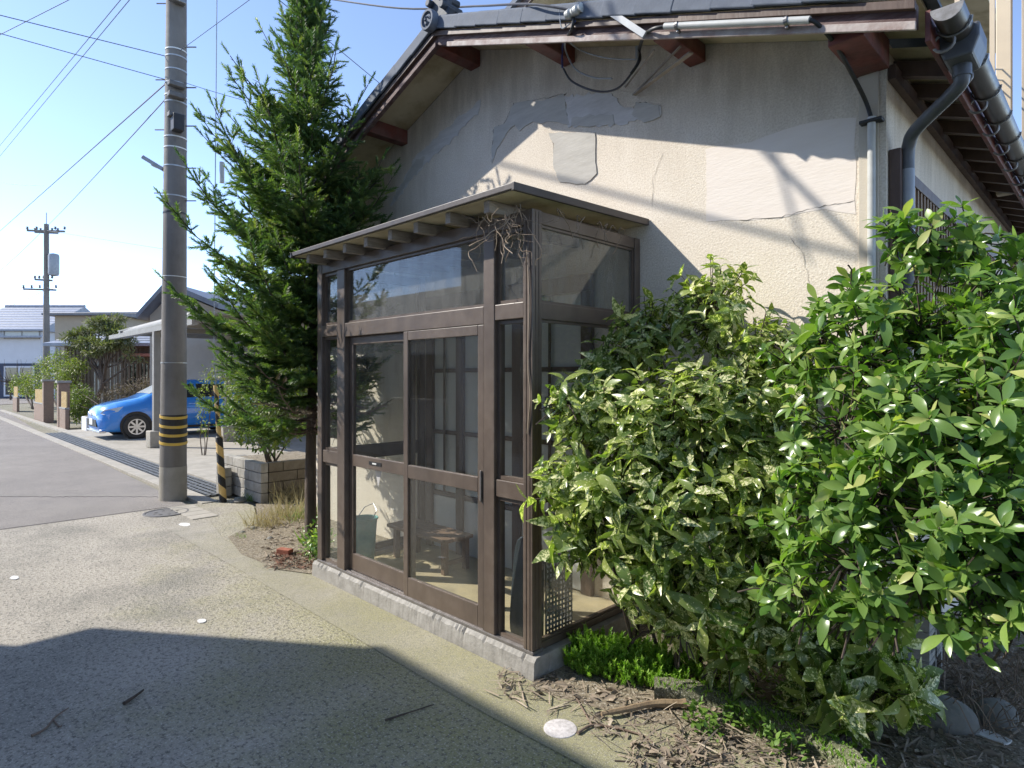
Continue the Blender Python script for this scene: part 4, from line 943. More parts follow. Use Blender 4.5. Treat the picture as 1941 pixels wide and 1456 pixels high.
def skin(name, s0, s1, v0, v1, mat, sgn, par, n=10, off=.006, taper=0):
    mb = MB()
    for i in range(n + 1):
        for j in range(5):
            s_ = s0 + (s1 - s0) * i / n; h = sec(s_); a_, b_ = h[4], h[5]
            v = v0 + (v1 - v0) * j / 4
            x = a_[0] + (b_[0] - a_[0]) * v + off; z = a_[1] + (b_[1] - a_[1]) * v; mb.v.append((CX_ + sgn * x, NY - s_, Z0 + z))
    for i in range(n):
        for j in range(4): k = i * 5 + j; mb.f.append((k, k + 1, k + 6, k + 5))
    return link(name, mb.mesh(name, mat, True), par)
for sgn in (-1, 1):
    skin('side_window', 1.36, 2.22, .10, .88, 'glass_dark', sgn, CAR); skin('side_window', 2.28, 3.05, .10, .88, 'glass_dark', sgn, CAR)
    for s_ in (.80, 3.32):
        wh = thing('wheel', '', '', (CX_ + sgn * .85, NY - s_, Z0 + .305)); del wh['label']; del wh['category']; adopt(wh, CAR); wh.matrix_parent_inverse = Matrix.Translation(-Vector((16.45, -1.9, .03)))
        xo = CX_ + sgn * .845
        MB().lathe([(.001, -.03), (.36, -.03), (.365, .012 * 1), (.001, .012)] if sgn > 0 else [(.001, .03), (.36, .03), (.365, -.012), (.001, -.012)], (xo, NY - s_, Z0 + .33), 'x', 32).build('wheel_arch', 'black', CAR)
        MB().lathe([(.20, -.10), (.29, -.10), (.305, -.07), (.305, .04), (.29, .055), (.20, .055)] if sgn > 0 else [(.20, .10), (.29, .10), (.305, .07), (.305, -.04), (.29, -.055), (.20, -.055)], (xo, NY - s_, Z0 + .305), 'x', 36).build('tyre', 'rubber', wh, True)
        rm = MB(); q = xo + sgn * .05
        rm.lathe([(.175, 0), (.205, sgn * .004), (.205, -sgn * .05), (.175, -sgn * .05)], (q, NY - s_, Z0 + .305), 'x', 32); rm.lathe([(.001, sgn * .008), (.04, sgn * .006), (.045, -sgn * .03)], (q, NY - s_, Z0 + .305), 'x', 16)
        for k in range(8):
            a0 = k * math.pi / 4; u = Vector((0, math.cos(a0), math.sin(a0))); c_ = Vector((q - sgn * .004, NY - s_, Z0 + .305)); rm.bar(c_ + u * .03, c_ + u * .185, .045, .012, (1, 0, 0))
        rm.build('rim', 'silver', wh); MB().lathe([(.001, sgn * .020), (.2, sgn * .020)], (xo, NY - s_, Z0 + .305), 'x', 24).build('brake_disc', 'black', wh)
    hl = MB(); hl.add([(CX_ + sgn * .80, NY - .36, Z0 + .80), (CX_ + sgn * .835, NY - .52, Z0 + .83), (CX_ + sgn * .835, NY - .40, Z0 + .70), (CX_ + sgn * .73, NY - .10, Z0 + .63), (CX_ + sgn * .64, NY - .045, Z0 + .66), (CX_ + sgn * .70, NY - .13, Z0 + .745)], [(0, 1, 2, 3, 4, 5)])
    hl.build('headlight', 'lamp_glass', CAR)
    MB().bar((CX_ + sgn * .86, NY - 1.33, Z0 + 1.0), (CX_ + sgn * 1.0, NY - 1.30, Z0 + 1.02), .12, .12).build('door_mirror', 'car_blue', CAR, bevel=.03)
    MB().box(CX_ + sgn * .852 - .004, CX_ + sgn * .852 + .004, NY - 2.2, NY - 2.02, Z0 + .84, Z0 + .875).build('door_handle', 'car_blue', CAR, bevel=.003)
    MB().bar((CX_ + sgn * .846, NY - 1.25, Z0 + .25), (CX_ + sgn * .846, NY - 2.9, Z0 + .25), .03, .06).build('sill_trim', 'black', CAR)
ws = MB()
for i in range(7):
    s_ = 1.16 + .56 * i / 6; h = sec(s_)
    for j in range(7): x = (j / 3 - 1) * (h[6][0] - .02); ws.v.append((CX_ + x, NY - s_ + .010, Z0 + h[6][1] + .02 - .015 * abs(j / 3 - 1) + .006))
for i in range(6):
    for j in range(6): k = i * 7 + j; ws.f.append((k, k + 1, k + 8, k + 7))
ws.build('windscreen', 'lamp_glass', CAR, True)
MB().prism([(-.55, .32), (.55, .32), (.48, .50), (-.48, .50)], lambda x, z: (CX_ + x, NY - .02, Z0 + z), lambda x, z: (CX_ + x, NY + .012, Z0 + z)).build('grille', 'black', CAR, bevel=.01)
MB().box(CX_ - .17, CX_ + .17, NY + .013, NY + .022, Z0 + .36, Z0 + .52).build('number_plate', 'band_white', CAR)
MB().lathe([(.001, .012), (.05, .01), (.055, 0)], (CX_, NY + .002, Z0 + .62), 'y', 16).build('badge', 'silver', CAR)
MB().box(CX_ - .72, CX_ + .72, NY - .16, NY - .02, Z0 + .17, Z0 + .22).build('bumper_lip', 'silver', CAR, bevel=.01)

# ------------------------------------------------------------------ second pole and overhead wires
T2 = ad(88, 715, 32); T2.z = 0
U2 = thing('far_utility_pole', 'distant utility pole with transformer and crossarm at the road bend', 'utility pole', T2)
z2 = lambda py: 1.6 + (HYP - py) / FPX * 32
MB().tube([T2, T2 + Vector((0, 0, z2(425)))], [.17, .11], 14).build('shaft', 'pole_concrete', U2, True)
rt = Vector((-K, -K, 0))
for py, l0, l1 in ((437, -1.0, .95), (440, -.6, .6), (548, -1.2, .5), (530, -.6, .3)):
    MB().bar(T2 + rt * l0 + Vector((0, 0, z2(py))), T2 + rt * l1 + Vector((0, 0, z2(py) - .05)), .09, .09).build('crossarm', 'pole_concrete', U2)
    for k in range(5):
        p = T2 + rt * (l0 + (l1 - l0) * k / 4) + Vector((0, 0, z2(py) + .05)); MB().lathe([(.03, 0), (.07, .05), (.03, .09), (.07, .13), (.001, .17)], p, n=8).build('insulator', 'iron', U2)
p = T2 + rt * .38; MB().lathe([(.001, z2(524)), (.22, z2(522)), (.25, z2(518)), (.25, z2(486)), (.22, z2(482)), (.001, z2(480))], p, n=16).build('transformer', 'pipe_light', U2, True)
MB().tube([T2 + Vector((0, 0, z2(427))), T2 + Vector((0, 0, z2(403)))], .02, 6).build('spike', 'steel', U2)
def wire(a, b, dip=.3, r=.012, m='wire_sky', label=None, grp='overhead wires'):
    r *= .62
    o = MB().tube(sag(a, b, dip, 24), r, 5).build('overhead_wire', m); tag(o, label, 'wire', grp)
top = lambda py: pc(zz(py)) + Vector((0, 0, 0))
LW = 'thin dark overhead wire crossing the open sky near the utility poles'
L1 = 'overhead cable slung between the near and the distant utility pole'
wire(top(140), ad(0, 438, 30), .0, .016, label=L1, grp='cables between the poles'); wire(top(165), T2 + Vector((0, 0, z2(430))), .05, .014, label=L1, grp='cables between the poles')
wire(ad(-30, 312, 22), ad(245, -20, 7.0), 0, .008, label='one of two steep parallel wires rising across the open sky', grp='parallel wires'); wire(ad(-30, 332, 22), ad(262, -20, 7.0), 0, .008, label='one of two steep parallel wires rising across the open sky', grp='parallel wires')
wire(ad(-20, 24, 7), top(110), 0, .009, label='wire running from the open sky to the upper white bands of the near pole', grp=None); wire(ad(-20, 58, 7), top(155), 0, .008, label='wire reaching the near pole just below its first cable clamp', grp=None); wire(ad(-20, 76, 9), ad(150, -10, 8), 0, .008, label='wire slanting the other way across the corner of sky above the road', grp=None)
wire(T2 + Vector((0, 0, z2(437))), ad(330, 475, 18), .0, .012, label='wire from the distant pole crossarm towards the carport house', grp=None); wire(T2 + Vector((0, 0, z2(545))), ad(330, 578, 18), .1, .012, label='drooping wire from the distant pole transformer towards the gabled house', grp=None); wire(T2 + Vector((0, 0, z2(548))), ad(-40, 590, 44), .3, .02, label='wire from the distant pole running above the white house roof', grp=None)
wire(ad(-20, 343, 30), ad(82, 352, 26), .05, .012, label='short faint wire ending in mid sky above the distant pole', grp=None); wire(T2 + Vector((0, 0, z2(430))), ad(-60, 560, 40), .2, .015, label='thick wire from the distant pole top down past the white house', grp=None)
wire(top(100), ad(500, -20, 6.6), 0, .006, label='thin wire climbing from the near pole towards the spruce top', grp=None); wire(top(150), ad(560, 215, 7.8), .02, .006, label='thin wire running level from the near pole into the spruce', grp=None)
wire(ad(505, -20, 6), ad(722, 160, 7.5), 0, .007, label='thin wire running from the sky down to the left rake tiles behind the spruce top'.replace('left ', ''))
wire(ad(640, -2, 6.2), ay(1086, 20, .51), .06, .009, label='service drop cable running to the insulator on the barge board', grp=None) if False else None
o = MB().tube(spline([ad(610, -4, 6.6), ad(760, 16, 5.6), ad(900, 12, 4.9), ay(1000, 8, .52), ay(1086, 20, .515)]), .008, 6).build('service_cable', 'wire'); tag(o, 'service cable slung to the white insulator on the barge board', 'cable')
# unseen cables set along the sun direction to cast shadow lines on the gable
def shadow_line(p, q, t0, t1, r, lab):
    s_ = Vector((1.37, 1, 1.46)); a = ay(*p, 0) + s_ * t0; b = ay(*q, 0) + s_ * t1; d = b - a
    o = MB().tube(sag(a - d * .6, b + d * .6, .02), r, 8).build('shadow_cable', 'rubber'); tag(o, lab, 'cable')
shadow_line((915, 298), (1550, 462), 2.7, 2.5, .014, 'thick overhead cable above the lane in front of the gable')
shadow_line((1440, 272), (1600, 430), 2.5, 2.6, .017, 'unseen steep cable added above the lane to cast a shadow on the gable')  # this steep pair is added only for the branching wall shadow
shadow_line((1475, 300), (1510, 420), 2.5, 2.55, .010, 'unseen thin steep cable added beside the thicker one to fork its shadow')

# ================================================================== VEGETATION
def blocked(p, pad=.03):
    if p[2] < .02: return True
    if p[1] < pad and -1.42 < p[0] < 4.6 and p[2] < 4.4: return True
    if -1.40 - pad < p[0] < 4.6 and p[1] < pad and p[2] < 3.3: return True
    if -.03 - pad < p[0] < 2.42 + pad and p[1] < 1.06 + pad and p[2] < 2.62: return True
    return False
def bush(root, lobes, nshoot, variants, mat, base_pts, leaf_fn, nobj=300, stem_r=.011, inner=.45, twigm='twig_dark', lean_up=.5, keep=None):
    frames = []; twigs = MB(); stems = MB()
    tot = sum(r * r for _, r in lobes)
    for bp in base_pts:
        c, r = random.choice(lobes)
        tgt = c + rdir() * r * .35
        m1 = Vector(bp).lerp(tgt, .28) + Vector((0, 0, .3 * (tgt.z - bp[2]))) + Vector((random.gauss(0, .07), random.gauss(0, .07), random.gauss(0, .04)))
        if blocked(tgt) : continue
        stems.tube(spline([bp, m1, tgt], 5), [stem_r * (1 - .055 * i) for i in range(11)], 6)
    for c, r in lobes:
        k = int(nshoot * r * r / tot)
        for _ in range(k):
            d = rdir(); d.z = d.z * .9 + .12; d.normalize()
            f = random.uniform(inner, 1.05) if random.random() < .75 else random.uniform(.2, 1)
            tip = c + Vector((d.x * r, d.y * r, d.z * r)) * f
            if blocked(tip, .05): continue
            ax_ = (d + Vector((0, 0, lean_up)) + rdir() * .45).normalized()
            L = random.uniform(.10, .22); st_ = tip - (ax_ * .35 + d * .65).normalized() * L
            if keep and not keep(tip): continue
            twigs.tube([st_ - d * .06 + Vector((0, 0, -.03)), st_, tip], [.004, .0032, .0022], 4, False)
            for vi, A_, P_ in leaf_fn(tip, ax_, L): frames.append((vi, A_, P_, random.random()))
    frames = [f for f in frames if not blocked(Vector(f[2]) + Vector(f[1][:, 1]) * .08, .01)]
    frames.sort(key=lambda f: (f[2][0] - CAM.x) ** 2 + (f[2][1] - CAM.y) ** 2 + (f[2][2] - CAM.z) ** 2)
    leaf_objects('leaf', variants, frames[:nobj], mat, root)
    batch('foliage', mat, variants, frames[nobj:], root, 'stuff')
    stems.build('stem', twigm, root, True, kind='stuff'); twigs.build('twigs', twigm, root, kind='stuff')
    return len(frames)
# spotted aucuba
auv = [leaf_shape(.118, .046, [.06, .62, .95, 1.0, .82, .45, .04], c_, f_, .06) for c_, f_ in ((.28, .22), (.55, .45), (.10, .15), (.8, .3))]
def auc_leaves(tip, ax_, L):
    out = []; ph = random.random() * 6.28; sc = random.uniform(.65, 1.15) * (1.08 - .18 * tip.z)
    for lvl in range(3):
        base_ = tip - ax_ * (lvl * .045); e = .95 - lvl * .32
        for k in range(3 if lvl == 0 else 2):
            a = ph + k * (2.094 if lvl == 0 else 3.1416) + lvl * 1.57 + random.gauss(0, .25)
            u = ax_.orthogonal().normalized(); v = ax_.cross(u); d = (u * math.cos(a) + v * math.sin(a)) + ax_ * (e * random.uniform(.5, 1.1)) + Vector((0, 0, random.uniform(-.45, .05)))
            out.append((random.randrange(4), frame(d, ax_ + rdir() * .45, random.gauss(0, .35), sc * random.uniform(.6, 1.25)), base_))
    return out
AB = thing('spotted_laurel', 'large yellow speckled laurel bush growing between the porch side and the wall', 'bush', (-.5, .5, 0))
alobes = [(ay(px, py, y), r) for px, py, y, r in ((1345, 590, .35, .28), (1225, 640, .45, .26), (1150, 690, .55, .22), (1075, 760, .98, .15), (1440, 680, .4, .26), (1130, 800, .8, .28), (1270, 800, .7, .36), (1400, 800, .55, .36), (1085, 930, .98, .24), (1200, 940, .9, .32), (1340, 960, .75, .36), (1470, 900, .5, .34),
                                                 (1110, 1030, .98, .16), (1220, 1060, .88, .25), (1340, 1100, .75, .26), (1450, 1050, .6, .28), (1290, 1170, .78, .15), (1400, 1180, .5, .22), (1480, 1190, .45, .2), (1380, 1240, .55, .12))]
n1 = bush(AB, alobes, 1500, auv, 'leaf_aucuba', [(-.5 + random.uniform(-.25, .25), .45 + random.uniform(-.2, .25), .01) for _ in range(16)], auc_leaves)
AL = thing('spotted_laurel', 'low yellow speckled laurel with drooping leaves behind the mossy edging', 'bush', (-1.2, .35, 0))
llobes = [(az(1560, 1400) + Vector((0, 0, .22)), .17), (az(1650, 1400) + Vector((0, 0, .24)), .18), (az(1600, 1380) + Vector((0, 0, .36)), .16), (az(1700, 1390) + Vector((0, 0, .2)), .13), (az(1650, 1360) + Vector((0, 0, .40)), .16)]
bush(AL, llobes, 190, auv, 'leaf_aucuba', [(llobes[0][0].x + random.uniform(-.15, .1), llobes[0][0].y + random.uniform(-.1, .1), .01) for _ in range(6)], lambda t, a, L: [(i, A_, p) for i, A_, p in auc_leaves(t, (a + Vector((0, 0, -.5))).normalized(), L)], 300, .008)
# tobira
tbv = [leaf_shape(.078, .031, [.10, .30, .62, .92, 1.0, .72, .10], c_, f_) for c_, f_ in ((.18, .18), (.42, .38), (-.08, .12), (.7, .25))]
def tob_leaves(tip, ax_, L):
    out = []; ph = random.random() * 6.28; n_ = random.randint(6, 9); sc = random.uniform(.75, 1.15)
    for k in range(n_):
        a = ph + k * 2.4; u = ax_.orthogonal().normalized(); v = ax_.cross(u); e = random.uniform(.15, 1.0) if k < n_ - 2 else 1.6
        d = (u * math.cos(a) + v * math.sin(a)) + ax_ * e
        out.append((random.randrange(4), frame(d, ax_ + rdir() * .35, random.gauss(0, .3), sc * random.uniform(.75, 1.15) * (.7 if e > 1.5 else 1)), tip - ax_ * random.uniform(0, .02)))
    for k in range(random.randint(1, 4)):
        a = random.random() * 6.28; u = ax_.orthogonal().normalized(); v = ax_.cross(u); d = (u * math.cos(a) + v * math.sin(a)) + ax_ * random.uniform(.0, .6)
        out.append((random.randrange(4), frame(d, ax_ + rdir() * .3, random.gauss(0, .3), sc * random.uniform(.7, 1.1)), tip - ax_ * random.uniform(.03, .12)))
    return out
TB = thing('glossy_shrub', 'tall glossy green shrub with leaf rosettes in front of the house corner', 'shrub', (-1.6, .55, 0))
tl = ((1760, 470, .55, .17), (1700, 440, .5, .10), (1840, 450, .5, .14), (1890, 520, .5, .18), (1610, 570, .55, .15), (1560, 640, .55, .14), (1520, 700, .6, .17), (1650, 680, .7, .24), (1760, 620, .6, .26), (1880, 650, .6, .28), (1600, 800, .75, .24), (1720, 790, .8, .28), (1860, 800, .85, .30), (1960, 720, .7, .3),
      (1560, 930, .9, .18), (1660, 930, .95, .24), (1790, 940, 1.0, .26), (1910, 960, 1.0, .26), (1500, 1010, .9, .12), (1620, 1050, 1.0, .2), (1740, 1080, 1.0, .2), (1860, 1090, 1.0, .2), (1950, 1080, 1.0, .22), (1530, 1120, 1.02, .15), (1620, 1160, 1.05, .15), (1450, 1110, 1.0, .08), (1700, 1170, 1.02, .1), (1830, 1160, 1.0, .12), (1925, 1170, 1.0, .12))
tlobes = [(ay(px, py, y), r) for px, py, y, r in tl]
n2 = bush(TB, tlobes, 760, tbv, 'leaf_tobira', [(-1.22 + random.uniform(-.08, .08), .22 + random.uniform(-.08, .08), .01) for _ in range(9)], tob_leaves, 300, .011, .5, 'twig_dark')
BK = thing('dark_shrub', 'dense dark green shrub filling the gap behind the glossy shrub', 'shrub', (-2.1, -.6, 0))
bl = [(Vector((x, y, z)), r) for x, y, z, r in ((-1.85, -.2, 1.0, .35), (-2.0, -.7, 1.3, .4), (-1.8, -1.2, 1.1, .4), (-2.1, -.1, .75, .3), (-1.9, -2, 1.2, .5), (-2.3, .25, .95, .25))]
bush(BK, bl, 230, tbv, 'leaf_tobira', [(-1.85 + random.uniform(-.1, .1), -1.2 + random.uniform(-.3, .3), .01) for _ in range(4)], tob_leaves, 60, .012)
SG = thing('green_sapling', 'little sapling with whorls of broad leaves under the speckled laurel', 'sapling', az(1390, 1270))
sg = []
for px, py, y in ((1385, 1150, .85), (1365, 1175, .84), (1405, 1185, .84), (1372, 1230, .82)):
    t_ = ay(px, py, y)
    for i, A_, p in tob_leaves(t_, Vector((random.uniform(-.2, .2), .3, 1)).normalized(), .1): sg.append((i, A_, p, random.random()))
leaf_objects('leaf', tbv, sg, 'leaf_tobira', SG)
for px, py, y in ((1385, 1150, .85), (1372, 1230, .82)): MB().tube([az(1390, 1290) + Vector((0, 0, .005)), ay(px, py, y)], [.005, .003], 5).build('stem', 'twig', SG)

# spruce
SP = thing('spruce_tree', 'tall dark green spruce standing beyond the porch with bare lower branches', 'tree', (3.15, .78, 0))
T0 = Vector((3.11, .70, 0)); T1 = Vector((3.20, .71, 5.22))
def tr(z): return T0.lerp(T1, z / 5.22) + Vector((.02 * math.sin(z * 2), .015 * math.cos(z * 1.7), 0))
MB().tube([tr(z * .305) for z in range(18)], [max(.008, .058 * (1 - z / 17.2)) for z in range(18)], 10).build('trunk', 'bark', SP, True)
# one short shoot: stem with needles around
def shoot(L=.075, nn=22, nl=.019, seed=0):
    rs = random.Random(seed); vs = []; fs = []
    for i in range(nn):
        t = (i + .5) / nn; a = i * 2.4 + rs.uniform(-.3, .3); y = L * t
        d = Vector((math.cos(a), 1.0 + .5 * t, math.sin(a))).normalized(); sd = d.cross(Vector((math.cos(a + 1.57), 0, math.sin(a + 1.57)))); sd = Vector((-math.sin(a), 0, math.cos(a)))
        p = Vector((0, y, 0)); l = nl * rs.uniform(.8, 1.2); wd = .0040
        k = len(vs); vs += [p - sd * wd, p + sd * wd, p + d * l + sd * wd * .4, p + d * l - sd * wd * .4]; fs.append((k, k + 1, k + 2, k + 3))
    return np.array([tuple(v) for v in vs]), fs
shv = [shoot(.085, 28, .026, i) for i in range(3)]
def wmax(z):
    pts = ((.7, .75), (1.3, .95), (1.9, 1.10), (2.4, 1.14), (2.8, 1.02), (3.3, .86), (3.86, .68), (4.2, .45), (4.6, .29), (4.9, .16), (5.15, .05), (6, .03))
    for (a, b), (c, d) in zip(pts, pts[1:]):
        if a <= z <= c: return b + (d - b) * (z - a) / (c - a)
    return .03
nf = []; df = []; bw = MB(); dead = MB()
def spr_ok(p):
    if p.y < .13: return False
    if p.y < .56 and p.z > 4.05 - SLP * abs(p.x - RX): return False
    if p.x < 2.46 and p.y < 1.28 and p.z < 2.68: return False
    return p.x > 2.0 or p.z > 2.7
z = 1.12
while z < 5.15:
    k = random.randint(5, 7); ph = random.random() * 6.28
    for i in range(k):
        a = ph + 6.283 * i / k + random.gauss(0, .18); L = wmax(z) * random.uniform(.62, 1.18)
        upw = .8 if z > 4.2 else (.38 if z > 2.6 else (.14 if z > 1.7 else .02))
        d = Vector((math.cos(a), math.sin(a), 0)); p0 = tr(z); pts = [p0]; nseg = max(4, int(L / .11))
        for s_ in range(1, nseg + 1):
            t = s_ / nseg; q = p0 + d * (L * t) + Vector((0, 0, L * (upw * t - .25 * t * (1 - t) * 1.4 + .22 * t ** 3))) + rdir() * .012
            if not spr_ok(q): break
            pts.append(q)
        if len(pts) < 3 or (z > 2.2 and random.random() < .07): continue
        isdead = z < 1.6 and random.random() < .5
        (dead if isdead else bw).tube(pts, [max(.002, .011 * (1 - .8 * j / len(pts)) * min(1, L + .3)) for j in range(len(pts))], 5, False)
        # side twigs
        for j in range(1, len(pts)):
            t = j / nseg
            if t < .16 and not isdead: continue
            seg = (pts[j] - pts[j - 1]).normalized(); sl_ = (.30 * (1 - t) + .07) * min(1.0, L * .9 + .2)
            for sd in (-1, 1):
                for rep in range(2):
                    if random.random() < .12: continue
                    b0 = pts[j - 1].lerp(pts[j], random.random()); lat = seg.cross(Vector((0, 0, 1))).normalized() * sd
                    dv = (seg * .75 + lat * random.uniform(.5, 1.0) + Vector((0, 0, random.uniform(-.25, .25)))).normalized(); tl_ = sl_ * random.uniform(.5, 1.15); e = b0 + dv * tl_
                    if not spr_ok(e): continue
                    (dead if isdead else bw).tube([b0, e], [.0030, .0012], 3, False)
                    if isdead:
                        if random.random() < .10: df.append((random.randrange(3), frame(dv, (0, 0, 1)), e, random.random()))
                        continue
                    nsh = max(1, int(tl_ / .038))
                    for s2 in range(nsh):
                        bp = b0 + dv * (tl_ * (s2 + .5) / nsh)
                        for sd2 in ((-1, 1) if s2 < nsh - 1 else (0,)):
                            l2 = dv.cross(Vector((0, 0, 1))).normalized() * sd2
                            dd = (dv + l2 * random.uniform(.4, 1.1) + Vector((0, 0, random.uniform(-.4, .4)))).normalized()
                            if random.random() < .07: continue
                            nf.append((random.randrange(3), frame(dd, (0, 0, 1), random.random() * 6, random.uniform(.8, 1.35)), bp, random.random()))
            if not isdead: nf.append((random.randrange(3), frame(seg, (0, 0, 1), random.random() * 6, 1.2), pts[j], random.random()))
    z += random.uniform(.10, .16) if z > 1.7 else .105
for j in range(40): 
    zq = 4.6 + j * .016; nf.append((random.randrange(3), frame(rdir() * .6 + Vector((0, 0, 1)), (1, 0, 0)), tr(min(zq, 5.2)), random.random()))
batch('crown', 'leaf_needle', shv, nf, SP, 'stuff', False)
bw.build('branches', 'twig_dark', SP, kind='stuff'); dead.build('dead_branches', 'twig', SP, kind='stuff')
if df: batch('dry_needles', 'leaf_dead', shv, df, SP, 'stuff', False)

# generic small-leaf shrubs
def blob_frames(lobes, n_, sc, variants, shell=.55):
    fr = []; tot = sum(r[0] * r[1] * r[2] for _, r in lobes)
    for c, r in lobes:
        for _ in range(int(n_ * r[0] * r[1] * r[2] / tot)):
            d = rdir(); f = random.uniform(shell, 1.05); p = c + Vector((d.x * r[0], d.y * r[1], d.z * r[2])) * f
            p = p + rdir() * .04
            if p.z < .03: continue
            fr.append((random.randrange(len(variants)), frame(d + rdir() * .9, Vector((0, 0, 1)) + rdir() * .6, 0, sc * random.uniform(.6, 1.3)), p, random.random()))
    return fr
smv = [leaf_shape(.05, .026, [.15, .8, 1, .6, .08], c_, f_) for c_, f_ in ((.2, .2), (.4, .3))]
def shrub(name, label, cat, lobes, n_, sc, mat, base_, stems=5, r=.02, shell=.5, group=None, variants=smv, fork=None):
    t = thing(name, label, cat, base_, group); s_ = MB()
    for i in range(stems):
        c, rr_ = lobes[i % len(lobes)]; s_.tube(spline([Vector(base_) + Vector((random.gauss(0, .04), random.gauss(0, .04), 0)), Vector(base_).lerp(c, .5) + rdir() * .08, c + rdir() * rr_[0] * .4], 4), [r * (1 - .09 * j) for j in range(9)], 6)
    if fork:
        s_ = MB(); b_ = Vector(base_); f_ = [b_, b_ + Vector((.12, .1, fork * .35)), b_ + Vector((-.1, -.05, fork * .7)), b_ + Vector((.08, .05, fork))]
        s_.tube(spline(f_, 5), [r * (1.5 - .05 * j) for j in range(16)], 8)
        for c, rr_ in lobes: s_.tube(spline([f_[random.choice((2, 3))], f_[3].lerp(c, .55) + rdir() * .15 - Vector((0, 0, .15)), c], 4), [r * .7 * (1 - .09 * j) for j in range(9)], 5)
    s_.build('trunk', 'bark', t, True); batch('crown', mat, variants, blob_frames(lobes, n_, sc, variants, shell), t, 'stuff'); return t
shrub('planter_shrub', 'loose green shrub growing out of the block planter', 'shrub', [(ad(455, 740, 8.6), (.25, .25, .3)), (ad(500, 720, 8.4), (.3, .3, .3)), (ad(540, 800, 8.2), (.3, .3, .25)), (ad(470, 810, 8.3), (.28, .28, .22)), (ad(430, 700, 8.8), (.15, .15, .3)), (ad(575, 760, 8.6), (.3, .3, .45)), (ad(510, 840, 8.0), (.3, .25, .12)), (ad(465, 765, 7.5), (.24, .24, .26)), (ad(525, 770, 7.3), (.26, .26, .28)), (ad(565, 770, 7.2), (.2, .2, .3)), (ad(500, 700, 7.5), (.28, .28, .28)), (ad(560, 690, 7.3), (.24, .24, .3))], 9000, 1.0, 'leaf_shrub', (6.0, -.15, .44), 8, .015, .3)
# far plants
lob = lambda px, py, dep, rx, rz: (ad(px, py, dep), (rx, rx, rz))
nee = [leaf_shape(.12, .03, [.5, 1, .4], .1, .1)]
PT = shrub('garden_pine', 'cloud pruned garden pine with bent trunk in front of the tiled house', 'tree', [lob(150, 655, 23, .35, .14), lob(165, 630, 23.5, .45, .16), lob(190, 612, 23, .5, .18), lob(215, 625, 23, .5, .18), lob(235, 650, 22.6, .4, .14), lob(205, 655, 22.5, .5, .14), lob(178, 668, 22.5, .4, .12), lob(225, 604, 23.5, .3, .12), lob(243, 672, 22.5, .22, .1), lob(262, 682, 22.6, .2, .08), lob(140, 640, 23.2, .4, .2), lob(170, 650, 22.8, .45, .2), lob(228, 636, 22.8, .5, .2)], 6500, 1.3, 'leaf_pine', tuple(ad(190, 760, 23).xy) + (.0,), 9, .07, .2, variants=nee, fork=1.9)
shrub('round_shrub', 'yellow green clipped shrub in front of the garden pine', 'shrub', [lob(92, 690, 25, .45, .35), lob(115, 680, 24, .45, .35), lob(135, 700, 23, .5, .35), lob(150, 690, 23, .4, .3), lob(75, 705, 26, .35, .4), lob(105, 715, 24, .5, .45), lob(128, 725, 23, .45, .45)], 4200, 1.5, 'leaf_hedge', tuple(ad(125, 760, 23.5).xy) + (0,), 7, .05, .3)
shrub('fence_hedge', 'bright yellow green hedge behind the short brick fence', 'hedge', [lob(40, 735, 33, .6, .45), lob(62, 735, 31, .6, .5), lob(82, 745, 29, .5, .4), lob(45, 720, 33, .6, .4)], 3000, 1.8, 'leaf_hedge', tuple(ad(60, 760, 31).xy) + (0,), 5, .04, .3)
shrub('planter_hedge', 'dark green hedge in the low white planter beside the car', 'hedge', [lob(145, 775, 19.9, .42, .45), lob(158, 765, 20.0, .42, .45), lob(135, 760, 20.4, .3, .4), lob(160, 785, 19.6, .35, .3), lob(150, 745, 20.2, .4, .3)], 4200, 1.2, 'leaf_shrub', (19.65, -1.2, .44), 5, .02, .2)
shrub('bare_shrub', 'brownish bare shrub along the timber house wall', 'shrub', [lob(255, 735, 21, .6, .35), lob(285, 730, 20.5, .5, .4), lob(230, 742, 21.5, .6, .25), lob(205, 750, 21.5, .5, .2)], 1500, 1.2, 'leaf_dead', tuple(ad(255, 770, 21).xy) + (.0,), 9, .03, .2)
for i, (px, py, dp_, rx) in enumerate(((20, 690, 43, 1.0), (52, 690, 43.5, 1.0))):
    t = thing('bare_tree', 'small leafless tree in front of the white house', 'tree', tuple(ad(px, 750, dp_).xy) + (0,), 'leafless trees by the white house'); s_ = MB(); b0 = Vector(tuple(ad(px, 750, dp_).xy) + (0,))
    for j in range(14):
        e = b0 + Vector((random.uniform(-1.2, 1.2), random.uniform(-1.2, 1.2), random.uniform(1.8, 3))); s_.tube(spline([b0 + Vector((0, 0, 1.2)), b0.lerp(e, .6) + rdir() * .2, e], 3), [.025, .02, .018, .014, .01, .008, .005], 4)
    s_.tube([b0, b0 + Vector((0, 0, 1.4))], [.06, .045], 6); s_.build('trunk', 'twig_dark', t)
GT = shrub('forecourt_sapling', 'thin leafy sapling growing by the carport posts', 'sapling', [lob(385, 760, 12.4, .16, .5), lob(400, 715, 12.2, .2, .3), lob(388, 810, 12.3, .14, .2)], 420, 1.0, 'leaf_hedge', tuple(ad(388, 850, 12.3).xy) + (.03,), 3, .012, .1)

